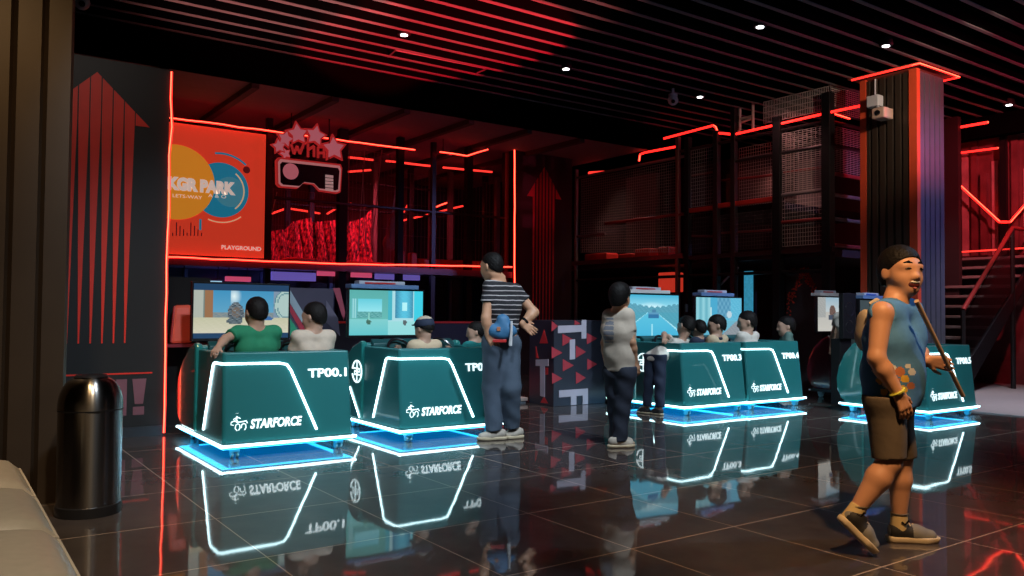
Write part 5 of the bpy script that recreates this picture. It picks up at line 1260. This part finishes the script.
def shoe(par, heel, toe, up, s, mats, m_sole, name='shoe', h=0.006, w=1.0):
    L, F, U = frame(np.array(toe)-np.array(heel), up); ln = np.linalg.norm(np.array(toe)-np.array(heel))
    q = lambda l, f, u: np.array(heel)+L*l+F*f*ln+U*u
    up_ = [cone(q(0, 0.16, 0.052*s), 0.040*s*w, q(0, 0.55, 0.045*s), 0.041*s*w, 0.03), cone(q(0.004, 0.55, 0.043*s), 0.043*s*w, q(0, 0.84, 0.032*s), 0.034*s*w, 0.03), cone(q(0, 0.20, 0.07*s), 0.038*s*w, q(0, 0.24, 0.098*s), 0.036*s*w, 0.03)]
    o = solid(name, up_, h, mats, par, clips=[(q(0, 0, 0.022*s), -U), (q(0, 0.2, 0.098*s), unit(U*0.9-F*0.25))],
              paint=(lambda C: ((((C-q(0, 0, 0))@F)/ln < 0.46) & (((C-q(0, 0, 0))@F)/ln > 0.03) & (((C-q(0, 0, 0))@U) > 0.03*s)).astype(int)) if isinstance(mats, list) else None)
    so = [cone(q(0, 0.13, 0.02*s), 0.044*s*w, q(0, 0.5, 0.02*s), 0.041*s*w, 0.02), cone(q(0.003, 0.5, 0.02*s), 0.041*s*w, q(0, 0.70, 0.022*s), 0.049*s*w, 0.02), cone(q(0, 0.70, 0.022*s), 0.049*s*w, q(0, 0.90, 0.026*s), 0.036*s*w, 0.02)]
    solid('sole', so, h, m_sole, o, clips=[(q(0, 0, 0.0), -U), (q(0, 0, 0.030*s), U)])
    mb = MB()
    for f in (0.42, 0.50, 0.58, 0.66):
        c_ = q(0, f, (0.098-(f-0.42)*0.085)*s); mb.tube([c_-L*0.026*s-U*0.012*s, c_+U*0.002*s, c_+L*0.026*s-U*0.012*s], 0.0035*s, 5)
    mb.build('laces', SOLE, o, smooth=True)
    return o

# ------------------------------------------------------------------ the laughing boy walking past
d0 = 4.25
J = lambda px, py, db=0.0: at(px, py, d=d0+db)
vx = unit(at(900, 300, d=4)-at(880, 300, d=4))      # to the right as seen
vz = np.array([0, 0, 1.0]); vy = np.cross(vz, vx)   # away
base = at(888, 540, d=4.12); base[2] = 0
boy = thing('person', base, 'laughing boy in a sleeveless blue shirt and brown shorts walking with a pole', 'person')
hc = J(901.5, 272, -0.10); fwd = vx*0.24-vy*0.97+vz*0.05; hs = 0.250
HP, hq, HA = head_prims(hc, fwd, (0.03, 0, 1), hs)
shR, shL = J(881.5, 313, -0.26), J(911, 310, 0.02)
hiR, hiL = J(886, 405, -0.22), J(893, 405, -0.04)
elR, wrR = J(876.5, 358, -0.31), J(898.5, 394, -0.33)
p0, p1 = J(916.5, 301, -0.36), J(963, 396, -0.10)
grip = p0+(p1-p0)*0.66; dL = unit(vx*0.95-vz*0.12-vy*0.2); nL = unit(-vz*0.3-vy*0.9)
elL = J(917, 350, 0.03); wrL = grip-dL*0.085-nL*0.030
knR, anR = J(889.5, 462, -0.24), J(855, 512, -0.245)
knL, anL = J(900.5, 460, 0.0), J(899, 520, 0.005)
BP = list(HP)
neck = J(895, 299, -0.12)
BP.append(cone(hq(0, -0.12, -0.30), 0.050, neck, 0.056, 0.03))
BP += torso_prims(hiL, hiR, shL, shR, 0.096, 0.098, belly=1.10)
limb(BP, shR, 0.052, elR, 0.040, wrR, 0.0265, 0.042); limb(BP, shL, 0.050, elL, 0.038, wrL, 0.0255, 0.040)
limb(BP, hiR, 0.085, knR, 0.056, anR, 0.033, 0.060); limb(BP, hiL, 0.085, knL, 0.055, anL, 0.033, 0.057)
BP += hand_prims(wrR, unit(vx*0.42-vz*0.95), -vx*0.3+vy*1.0, 0.90, -1 if False else 1, 0.45)
BP += hand_prims(wrL, dL, nL, 0.88, 1, 1.0)
# bare feet continue inside the shoes
heR, toR = J(838.5, 520, -0.25), J(873, 554.0, -0.27); heL, toL = J(887.5, 538.5, 0.01), J(938, 538.5, -0.01)
heL[2] = 0.0; toL[2] = 0.0
toR[2] = max(toR[2], 0.004)
upR = unit(np.cross(unit(toR-heR), vy)); upR = upR if upR[2] > 0 else -upR
BP += [cone(anR, 0.034, heR+(toR-heR)*0.35+upR*0.05, 0.03, 0.02), cone(anL, 0.033, heL+(toL-heL)*0.35+vz*0.05, 0.03, 0.02)]
solid('body', BP, 0.0062, SKIN, boy)
face_parts(boy, hq, HA, hs, True)
L_, F_, U_ = HA
solid('hair', hair_prims(hq, HA, hs*1.05, 1.0), 0.005, HAIR, boy, clips=[(hq(0, 0.30, 0.225), unit(-U_*1.0+F_*0.86)), (hq(0, 0, -0.26), -U_)],
      subs=[ell(hq(sg*0.42, -0.03, -0.09), HA, (0.14*hs, 0.10*hs, 0.14*hs)) for sg in (1, -1)], wrinkle=0.0007, wl=40)
# sleeveless shirt
SP = torso_prims(hiL, hiR, shL, shR, 0.113, 0.112, belly=1.10)
SP += [cone((hiL+hiR)/2+(shL+shR-hiL-hiR)*0.08+vx*0.02, 0.135, (hiL+hiR)/2+(shL+shR-hiL-hiR)*0.26+vx*0.015, 0.125, 0.05),
       cone(shL+(shR-shL)*0.16, 0.056, shL+(shR-shL)*0.84, 0.056, 0.03)]
hem = J(888, 405, -0.13)
front_low = hem+vx*0.13
def shirtpaint(C):
    out = np.zeros(len(C), int)
    for px, py, r, mi in ((884, 371, 0.022, 1), (892, 368, 0.020, 2), (900, 372, 0.024, 3), (905, 379, 0.020, 1), (896, 381, 0.020, 3), (888, 384, 0.026, 2), (880, 380, 0.02, 1), (912, 372, 0.018, 2), (903, 390, 0.022, 1), (893, 391, 0.02, 3), (911, 386, 0.018, 3), (884, 392, 0.018, 1), (875, 371, 0.014, 2), (908, 366, 0.013, 2)):
        v = ray(px, py); v = v/np.linalg.norm(v); w_ = C-CAM; dd = np.linalg.norm(w_-np.outer(w_@v, v), axis=1)
        ok = (dd < r*0.95) & ((C-(hiL+hiR)/2)@(-vy) > 0.0); out[ok] = mi
    return out
solid('shirt', SP, 0.0068, [BLUETEE, PRINTY, PRINTW, PRINTR], boy, paint=shirtpaint, clips=[(hem, -vz)],
      subs=[ell(neck+vz*0.045+vx*0.01, (vx, vy, vz), (0.085, 0.088, 0.075)), cone(shR+vz*0.03-vy*0.065-vx*0.01, 0.066, shR-vz*0.085-vy*0.09, 0.056), cone(shL+vz*0.03+vy*0.065, 0.066, shL-vz*0.085+vy*0.09, 0.056)], wrinkle=0.0022, wl=6)
# shorts
TP = []
for h_, k_ in ((hiR, knR), (hiL, knL)):
    e_ = k_+(h_-k_)*0.06; TP.append(cone(h_-vz*0.0, 0.096, e_, 0.079, 0.04, clip=[(e_, unit(k_-h_))]))
TP.append(cone(hiL+vz*0.05, 0.104, hiR+vz*0.05, 0.104, 0.05))
solid('shorts', TP, 0.007, BROWNCLOTH, boy, clips=[(J(888, 394, -0.13), vz)], wrinkle=0.0025, wl=7)
for an, kn, dirn in ((anR, knR, unit(anR-knR)), (anL, knL, unit(anL-knL))):
    a_ = an+dirn*0.045; b_ = an-dirn*0.035
    s_ = solid('sock', [cone(a_, 0.043, b_, 0.0405, 0.01)], 0.005, SOCK, boy, clips=[(b_, -dirn)])
    mb = MB(); mb.tube([b_-dirn*0.002+0.0405*(math.cos(t_)*vx+math.sin(t_)*unit(np.cross(dirn, vx))) for t_ in np.linspace(0, 2*PI, 17)], 0.0055, 5, cap=False); mb.build('cuff', BROWNCLOTH, s_, smooth=True)
    mb = MB(); c_ = (a_+b_)/2+dirn*0.0-vy*0.043+vx*0.012
    mb.tube([c_-vx*0.018+vz*0.004, c_-vz*0.008, c_+vx*0.020+vz*0.012], 0.0055, 5); mb.build('tick_mark', EYED, s_, smooth=True)
shoe(boy, heR, toR, upR, 0.98, [SHOEGREY, SHOEBLACK], SOLE, h=0.0055); shoe(boy, heL, toL, vz, 0.98, [SHOEGREY, SHOEBLACK], SOLE, h=0.0055)
dR = unit(wrR-elR); mb = MB()
mb.tube([wrR-dR*0.012+0.0335*(math.cos(t_)*unit(np.cross(dR, vy))+math.sin(t_)*vy) for t_ in np.linspace(0, 2*PI, 21)], 0.0075, 6, cap=False); mb.build('wristband', BAND, boy, smooth=True)
# the pole in his hand and the bag on his back
mb = MB(); mb.tube([p0, p1], [0.0120, 0.0110], 10); tag(mb.build('pole', WAND, smooth=True), 'pale slim pole held in the walking boy\'s far hand', 'pole')
bp = J(865.5, 330, -0.10)
t = thing('backpack', bp-vz*0.1, 'small beige canvas backpack on the back of the laughing boy', 'bag')
solid('pack', [ell(bp, (vx, vy, vz), (0.034, 0.10, 0.105), 0.02), ell(bp-vz*0.03, (vx, vy, vz), (0.036, 0.09, 0.075), 0.02)], 0.007, STRAP, t, wrinkle=0.002)
mb = MB(); mb.tube([bp+vz*0.10-vy*0.06+vx*0.01, J(872, 309, -0.22)-vx*0.005+vz*0.03, shR+vz*0.066+vy*0.06, shR+vx*0.06+vz*0.03+vy*0.05], 0.010, 6); mb.build('strap', STRAP, t, smooth=True)

# ------------------------------------------------------------------ standing figures
def arms(BP, sh, el, wr, s, d, n, thumb, curl=0.4):
    limb(BP, sh, 0.050*s, el, 0.040*s, wr, 0.027*s, 0.041*s); BP += hand_prims(wr, d, n, s, thumb, curl)
def neck_to(BP, hq, nk, r): BP.append(cone(hq(0, -0.13, -0.30), r, nk, r*1.1, 0.03))
def shirt(par, hl, hr, sl, sr, els, rt, rc, m, hem, nk, s, sleeve=0.55, h=0.010, name='shirt', nrad=0.07, **k):
    P = torso_prims(hl, hr, sl, sr, rt, rc)
    for sh, el in zip((sl, sr), els):
        e_ = sh+(el-sh)*sleeve; P.append(cone(sh, 0.060*s, e_, 0.062*s, 0.03, clip=[(e_, unit(el-sh))]))
    P.append(cone(sl, 0.054*s, sr, 0.054*s, 0.03))
    return solid(name, P, h, m, par, clips=[(hem, (0, 0, -1))], subs=[ell(nk+np.array([0, 0, 0.055*s]), np.eye(3), (nrad*s, nrad*s, 0.06*s))], wrinkle=0.003, **k)
def trousers(par, hl, hr, kl, kr, al, ar, r0, r1, r2, m, top, h=0.010):
    P = []
    for a, b, c in ((hl, kl, al), (hr, kr, ar)):
        e_ = c-np.array([0, 0, 0.0]); P += [cone(a, r0, b, r1, 0.04), cone(b, r1, e_, r2, 0.03, clip=[(e_+np.array([0, 0, 0.01]), (0, 0, -1.0))])]
    P.append(cone(hl+np.array([0, 0, 0.06]), r0*1.05, hr+np.array([0, 0, 0.06]), r0*1.05, 0.05))
    return solid('trousers', P, h, m, par, clips=[(top, (0, 0, 1))], wrinkle=0.0035)
def hair(par, hq, HA, hs, h=0.009, long=1.0, front=0.27, slope=0.80, m=None, wr=0.002):
    L_, F_, U_ = HA
    return solid('hair', hair_prims(hq, HA, hs, long), h, m or HAIR, par, clips=[(hq(0, 0.30, front), unit(-U_+F_*slope)), (hq(0, 0, -0.30*long), -U_)],
                 subs=[ell(hq(sg*0.44, 0.05, -0.12), HA, (0.20*hs, 0.16*hs, 0.17*hs)) for sg in (1, -1)], wrinkle=wr, wl=45)

# the man in the striped shirt, hands on hips, seen from behind
d0 = 7.52
base = at(500, 438, d=d0); base[2] = 0
vx, vz = unit(at(520, 300, d=7)-at(480, 300, d=7)), np.array([0, 0, 1.0]); vy = np.cross(vz, vx)
man = thing('person', base, 'man in a black striped shirt and loose trousers standing with hands on hips', 'person')
hc = J(491, 266.5, -0.02); HP, hq, HA = head_prims(hc, -vx*0.80+vy*0.60-vz*0.10, (0, 0, 1), 0.245)
shL, shR = J(490, 287, -0.11), J(515, 291, 0.07)
hiL, hiR = J(494, 348, -0.05), J(509, 348, 0.05)
elL, wrL = J(486, 318, -0.17), J(488, 334, -0.16)
elR, wrR = J(534, 312.5, 0.05), J(522.5, 323.5, -0.02)
knL, knR = J(492, 388, 0.02), J(511, 388, -0.01); anL, anR = J(494, 427, 0.0), J(512, 424, 0.10)
nk = J(499, 279, 0.0)
BP = list(HP); neck_to(BP, hq, nk, 0.058); BP += torso_prims(hiL, hiR, shL, shR, 0.098, 0.103)
limb(BP, shL, 0.052, elL, 0.042, wrL, 0.029, 0.043); BP += hand_prims(wrL, unit(-vz*0.8+vx*0.5-vy*0.1), vy, 1.0, 1, 0.5)
limb(BP, shR, 0.052, elR, 0.044, wrR, 0.030, 0.045); BP += hand_prims(wrR, unit(vx*0.75-vz*0.55-vy*0.1), unit(-vx*0.3+vy), 1.0, 1, 0.15)
limb(BP, hiL, 0.09, knL, 0.06, anL, 0.04, 0.06); limb(BP, hiR, 0.09, knR, 0.06, anR, 0.04, 0.06)
tL, tR = J(477.5, 438, -0.05), J(504.5, 435.5, 0.06); hL_, hR_ = J(506, 438.5, 0.03), J(521.5, 433, 0.12)
for p in (tL, tR, hL_, hR_): p[2] = 0
BP += [cone(anL, 0.04, hL_+(tL-hL_)*0.4+vz*0.05, 0.035, 0.02), cone(anR, 0.04, hR_+(tR-hR_)*0.4+vz*0.05, 0.035, 0.02)]
solid('body', BP, 0.0085, SKIN, man); face_parts(man, hq, HA, 0.245, h=0.004)
hair(man, hq, HA, 0.240, 0.008, 0.95)
shirt(man, hiL, hiR, shL, shR, (elL, elR), 0.112, 0.116, STRIPED, J(500, 332, 0), nk, 1.05, 0.50, 0.009)
trousers(man, hiL, hiR, knL, knR, anL-vz*0.045, anR-vz*0.045, 0.108, 0.090, 0.076, GREYPANTS, J(500, 330, 0), 0.010)
shoe(man, hL_, tL, vz, 1.05, SHOEPALE, SOLE, h=0.008); shoe(man, hR_, tR, vz, 1.05, SHOEPALE, SOLE, h=0.008)
dR = unit(wrR-elR); mb = MB(); mb.tube([wrR-dR*0.03+0.035*(math.cos(t_)*unit(np.cross(dR, vy))+math.sin(t_)*unit(np.cross(dR, np.cross(dR, vy)))) for t_ in np.linspace(0, 2*PI, 17)], 0.012, 6, cap=False); mb.build('watch', BLACK, man, smooth=True)
bc = J(502, 331, -0.165)
t = thing('waist_bag', bc-vz*0.12, 'blue nylon waist bag with hanging white straps on the back of the striped man', 'bag')
solid('pouch', [ell(bc, (vx, vy, vz), (0.135, 0.055, 0.080), 0.02), ell(bc+vx*0.01+vz*0.085, (vx, vy, vz), (0.065, 0.04, 0.07), 0.03)], 0.009, BAGBLUE, t, wrinkle=0.003)
mb = MB(); mb.tube([bc+vx*0.085+vz*0.09-vy*0.05, bc+vx*0.085-vz*0.01-vy*0.06, bc+vx*0.075-vz*0.13-vy*0.05], [0.010, 0.012, 0.018], 6); mb.build('strap', WHITEPL, t, smooth=True)
mb = MB(); mb.obox(bc-vx*0.03-vy*0.057+vz*0.02, (vx, vy, vz), (0.016, 0.008, 0.018)); mb.build('buckle', PRINTR, t, bevel=0.003)
mb = MB(); mb.obox(bc-vx*0.02-vz*0.088-vy*0.01, (vx, vy, vz), (0.062, 0.025, 0.013)); mb.build('red_label', REDPL, t, bevel=0.003)

# the boy in the cream shirt watching the road screen
d0 = 7.20
base = at(621, 447, d=d0); base[2] = 0
vx = unit(at(640, 300, d=7)-at(600, 300, d=7)); vy = np.cross(vz, vx)
teen = thing('person', base, 'boy in a cream shirt and dark jeans standing watching the road screen', 'person')
hc = J(620.5, 297, 0.0); HP, hq, HA = head_prims(hc, vx*0.55+vy*0.83-vz*0.05, (0, 0, 1), 0.225)
shL, shR = J(609.5, 316, 0.06), J(627.5, 315, -0.05); hiL, hiR = J(614, 376, 0.05), J(626, 376, -0.03)
elL, wrL = J(604.5, 343, 0.10), J(607, 366, 0.16); elR, wrR = J(632, 342, -0.08), J(635.5, 362, -0.02)
knL, knR = J(616, 408, 0.06), J(622, 409, -0.02); anL, anR = J(617, 438, 0.05), J(619.5, 440, -0.04)
nk = J(618, 309, 0.0)
BP = list(HP); neck_to(BP, hq, nk, 0.048); BP += torso_prims(hiL, hiR, shL, shR, 0.085, 0.09)
limb(BP, shL, 0.04, elL, 0.032, wrL, 0.023, 0.034); BP += hand_prims(wrL, unit(-vz+vy*0.3), vx, 0.85, 1, 0.4)
limb(BP, shR, 0.04, elR, 0.033, wrR, 0.024, 0.035); BP += hand_prims(wrR, unit(-vz+vx*0.25), unit(vy-vx), 0.85, 1, 0.4)
limb(BP, hiL, 0.075, knL, 0.05, anL, 0.034, 0.05); limb(BP, hiR, 0.075, knR, 0.05, anR, 0.034, 0.05)
hL_, tL, hR_, tR = J(611.5, 446.5, 0.05), J(633, 446, 0.12), J(608.5, 448.5, -0.07), J(634, 448.5, -0.02)
for p in (tL, tR, hL_, hR_): p[2] = 0
BP += [cone(anL, 0.034, hL_+(tL-hL_)*0.4+vz*0.05, 0.03, 0.02), cone(anR, 0.034, hR_+(tR-hR_)*0.4+vz*0.05, 0.03, 0.02)]
solid('body', BP, 0.008, SKIN, teen); face_parts(teen, hq, HA, 0.225, h=0.004)
hair(teen, hq, HA, 0.255, 0.008, 1.30, 0.12, 0.75)
def teeprint(C):
    out = np.zeros(len(C), int); w_ = C-CAM
    u = 512+FPX*(w_@_r)/(w_@_f); v = 288-FPX*(w_@_u)/(w_@_f)
    m = (u > 603.5) & (u < 613.5) & (v > 318) & (v < 343) & ((C-nk)@vy < 0) & ((np.floor(v*0.8) % 4 != 0))
    out[m] = 1; return out
shirt(teen, hiL, hiR, shL, shR, (elL, elR), 0.102, 0.104, [CREAM, mat('grey_back_print', (0.22, 0.23, 0.27), 0.8)], J(620, 371, 0), nk, 0.90, 0.60, 0.009, paint=teeprint)
trousers(teen, hiL, hiR, knL, knR, anL-vz*0.02, anR-vz*0.02, 0.092, 0.072, 0.064, DENIM, J(620, 366, 0), 0.009)
shoe(teen, hL_, tL, vz, 0.95, SHOEPALE, SOLE, h=0.008); shoe(teen, hR_, tR, vz, 0.95, SHOEPALE, SOLE, h=0.008)

# ------------------------------------------------------------------ players seated in the booths
def seated(px, py, hpx, Y, label, m, yaw, s=1.0, legs=True, cap=None, sleeve=0.6, arm=None, collar=None, hairlong=1.0, hx=0):
    """px, py: middle of the head in the photo; hpx: head height; yaw: degrees the face is turned to the left"""
    c = at(px, py, Y=Y); dep = float((c-CAM)@_f); hs = hpx*dep/FPX
    a = math.radians(yaw); fwd = np.array([-math.sin(a), math.cos(a), -0.12]); R3 = np.eye(3)
    base = np.array([c[0], c[1], 0.46])
    t = thing('person', base, label, 'person', 'players seated in the booths')
    HP, hq, HA = head_prims(c, fwd, (0, 0, 1), hs)
    X, Yv, Zv = np.array([1.0, 0, 0]), np.array([0, 1.0, 0]), np.array([0, 0, 1.0])
    nk = c-Zv*hs*0.55-Yv*0.02
    w_ = 0.155*s
    sl, sr = nk-X*w_-Zv*0.038*s, nk+X*w_-Zv*0.038*s
    hz = 0.56; hl, hr = np.array([c[0]-0.09*s, c[1]+0.02, hz]), np.array([c[0]+0.09*s, c[1]+0.02, hz])
    BP = list(HP); neck_to(BP, hq, nk, 0.052*s); BP += torso_prims(hl, hr, sl, sr, 0.085*s, 0.082*s)
    wc = np.array([c[0], Y+0.42, 0.86])
    if arm is None: elL, wrL = sl+Zv*-0.22*s+Yv*0.10-X*0.02, np.array([c[0]-0.11, min(7.2, Y+0.30), 0.80])
    else: elL, wrL = arm
    elR, wrR = sr+Zv*-0.22*s+Yv*0.10+X*0.02, np.array([c[0]+0.11, min(7.2, Y+0.30), 0.80])
    for sh, el, wr, th in ((sl, elL, wrL, 1), (sr, elR, wrR, -1)):
        limb(BP, sh, 0.045*s, el, 0.036*s, wr, 0.026*s, 0.037*s); dd = unit(wr-el); BP += hand_prims(wr, dd, -Zv if abs(dd[2]) < 0.8 else Yv, 0.85*s, th, 0.8)
    kl, kr = hl+Yv*0.34-X*0.02+Zv*0.02, hr+Yv*0.34+X*0.02+Zv*0.02
    al, ar = kl+Yv*0.05-Zv*0.36, kr+Yv*0.05-Zv*0.36
    for h_, k_, a_ in ((hl, kl, al), (hr, kr, ar)):
        limb(BP, h_, 0.075*s, k_, 0.052*s, a_, 0.034*s, 0.05*s); BP.append(cone(a_, 0.035*s, a_+Yv*0.12-Zv*0.03, 0.028*s, 0.02))
    solid('body', BP, 0.0105, SKINCOOL, t)
    if cap is None: hair(t, hq, HA, hs, 0.009, hairlong, 0.24, 0.80)
    else:
        hair(t, hq, HA, hs*0.97, 0.009, 0.9, 0.2, 0.4)
        solid('cap', [ell(hq(0, -0.06, 0.20), HA, (0.40*hs, 0.47*hs, 0.36*hs), 0.02), ell(hq(0, 0.42, 0.22), HA, (0.27*hs, 0.30*hs, 0.03*hs), 0.02)], 0.008, [NAVY, STRAP], t, clips=[(hq(0, 0, 0.08), -HA[2])],
              paint=lambda C: ((C-hq(0.02, 0.0, 0.40))@HA[2] > 0).astype(int))
    shirt(t, hl, hr, sl, sr, (elL, elR), 0.100*s, 0.098*s, m, np.array([0, 0, 0.52]), nk, s, sleeve, 0.0105)
    if collar is not None:
        mb = MB(); mb.tube([nk-Zv*0.02+0.07*s*np.array([math.cos(q_), math.sin(q_), 0.0]) for q_ in np.linspace(0, 2*PI, 17)], 0.017, 6, cap=False); mb.build('collar', collar, t, smooth=True)
    P = []
    for h_, k_, a_ in ((hl, kl, al), (hr, kr, ar)): P += [cone(h_, 0.088*s, k_, 0.066*s, 0.03), cone(k_, 0.066*s, a_, 0.055*s, 0.03)]
    P.append(cone(hl, 0.1*s, hr, 0.1*s, 0.04)); solid('trousers', P, 0.014, DENIM, t, clips=[((0, 0, 0.64), (0, 0, 1))])
    return t
e1, w1 = at(214, 348, Y=6.98), at(203, 351.5, Y=6.84)
seated(256, 312.5, 29, 7.0, 'player in a green shirt resting an arm on the booth nearest the bin', GREENTEE, 8, 1.0, arm=(np.array([1.99, 6.90, 0.93]), np.array([1.90, 6.78, 0.865])))
seated(313.5, 317, 28, 7.0, 'player in a pale cream shirt beside the green shirted player', CREAM, 35, 0.93)
seated(424, 329, 23.5, 6.92, 'child in a navy cap and beige shirt, seated beside the striped man', BEIGETEE, 12, 0.82, cap=True)
seated(475, 332, 20, 6.86, 'small child in a teal shirt, seated partly behind the striped man', TEALTEE, 60, 0.66)
seated(698.5, 329, 17.5, 6.92, 'small dark haired child half hidden between two other players in the third booth', NAVY, 0, 0.66)
seated(716, 325.5, 20.5, 6.80, 'child in a beige shirt with a dark collar in the third booth', BEIGETEE, 50, 0.78, collar=NAVY)
seated(746.5, 322, 21, 6.82, 'child in a white shirt seated in the booth at the right end', WHITETEE, 45, 0.86)

# a child leaning over the side wall of the third booth
c = at(685.5, 326.5, Y=6.98); hs = 20.5*float((c-CAM)@_f)/FPX
t = thing('person', (6.88, 6.83, 0), 'child in a white shirt leaning over the side wall of the third booth', 'person')
HP, hq, HA = head_prims(c, (0.0, 1.0, -0.15), (0.25, 0, 1), hs)
X, Yv, Zv = np.array([1.0, 0, 0]), np.array([0, 1.0, 0]), np.array([0, 0, 1.0])
nk = c-Zv*hs*0.56-X*0.05; sl, sr = nk-X*0.14-Zv*0.06+Yv*0.02, nk+X*0.11-Zv*0.07+Yv*0.03
hl, hr = np.array([6.88, 6.90, 0.66]), np.array([6.89, 6.76, 0.66])
kl, kr = np.array([6.86, 6.90, 0.38]), np.array([6.88, 6.75, 0.38]); al, ar = np.array([6.85, 6.93, 0.08]), np.array([6.89, 6.76, 0.08])
elL, wrL = np.array([6.98, 6.78, 0.93]), np.array([6.90, 6.70, 0.885]); elR, wrR = sr+np.array([0.05, 0.06, -0.16]), sr+np.array([0.0, 0.22, -0.14])
BP = list(HP); neck_to(BP, hq, nk, 0.042); BP += torso_prims(hl, hr, sl, sr, 0.07, 0.075)
for sh, el, wr, th in ((sl, elL, wrL, 1), (sr, elR, wrR, -1)):
    limb(BP, sh, 0.038, el, 0.031, wr, 0.023, 0.033); BP += hand_prims(wr, unit(wr-el), Zv*-1, 0.75, th, 0.6)
for h_, k_, a_ in ((hl, kl, al), (hr, kr, ar)): limb(BP, h_, 0.062, k_, 0.045, a_, 0.03, 0.045); BP.append(cone(a_, 0.03, a_+X*0.0+Yv*0.10-Zv*0.04, 0.026, 0.02))
solid('body', BP, 0.0095, SKINCOOL, t); hair(t, hq, HA, hs, 0.008)
shirt(t, hl, hr, sl, sr, (elL, elR), 0.082, 0.088, WHITETEE, np.array([0, 0, 0.62]), nk, 0.76, 0.6, 0.010)
trousers(t, hl, hr, kl, kr, al, ar, 0.078, 0.062, 0.055, NAVY, np.array([0, 0, 0.70]), 0.011)
for a_ in (al, ar): shoe(t, np.array([a_[0], a_[1]-0.05, 0]), np.array([a_[0]-0.02, a_[1]+0.14, 0]), Zv, 0.75, SHOEBLACK, SOLE, h=0.01)

def bystander(px, py, hpx, d, label, m, mt, fwd, foot_y=None):
    """slim standing child; px, py: middle of the head"""
    c = at(px, py, d=d); hs = hpx*d/FPX; H_ = c[2]+hs*0.5; s = H_/1.55
    t = thing('person', (c[0], c[1], 0), label, 'person')
    HP, hq, HA = head_prims(c, fwd, (0, 0, 1), hs); Zv = np.array([0, 0, 1.0]); L, F, U = HA; L = unit(np.array([L[0], L[1], 0])); F = unit(np.array([F[0], F[1], 0]))
    g = np.array([c[0], c[1], 0.0]); q = lambda l, f, z: g+L*l*s+F*f*s+Zv*z*s
    nk = q(0, -0.02, 1.27); sl, sr = q(0.15, -0.02, 1.21), q(-0.15, -0.02, 1.21); hl, hr = q(0.08, -0.02, 0.78), q(-0.08, -0.02, 0.78)
    kl, kr, al, ar = q(0.09, 0, 0.43), q(-0.09, 0, 0.43), q(0.09, -0.03, 0.08), q(-0.09, -0.03, 0.08)
    elL, wrL, elR, wrR = q(0.21, -0.02, 0.98), q(0.2, 0.08, 0.78), q(-0.21, -0.02, 0.98), q(-0.2, 0.08, 0.78)
    BP = list(HP); neck_to(BP, hq, nk, 0.046*s); BP += torso_prims(hl, hr, sl, sr, 0.085*s, 0.09*s)
    for sh, el, wr, th in ((sl, elL, wrL, 1), (sr, elR, wrR, -1)): limb(BP, sh, 0.04*s, el, 0.033*s, wr, 0.024*s, 0.035*s); BP += hand_prims(wr, -Zv, F, 0.82*s, th, 0.4)
    for h_, k_, a_ in ((hl, kl, al), (hr, kr, ar)): limb(BP, h_, 0.07*s, k_, 0.05*s, a_, 0.033*s, 0.05*s); BP.append(cone(a_, 0.033*s, a_+F*0.1*s-Zv*0.03*s, 0.028*s, 0.02))
    solid('body', BP, 0.0105, SKINCOOL, t); hair(t, hq, HA, hs, 0.009)
    shirt(t, hl, hr, sl, sr, (elL, elR), 0.10*s, 0.104*s, m, q(0, 0, 0.72), nk, 0.9*s, 0.6, 0.0105)
    trousers(t, hl, hr, kl, kr, al-Zv*0.01, ar-Zv*0.01, 0.09*s, 0.07*s, 0.06*s, mt, q(0, 0, 0.84), 0.011)
    for a_ in (al, ar): shoe(t, np.array([a_[0], a_[1], 0])-F*0.06*s, np.array([a_[0], a_[1], 0])+F*0.17*s, Zv, 0.85*s, SHOEPALE, SOLE, h=0.010)
    return t
bystander(785.5, 326.5, 19.5, 11.25, 'child in a grey green shirt just past the right end of the booth row', OLIVETEE, DENIM, (-0.75, 0.65, -0.05))
bystander(847, 304, 21, 11.25, 'far child in a white shirt and blue jeans beside the far grey street screen', WHITETEE, BLUEJEANS, (0.5, 0.8, 0))
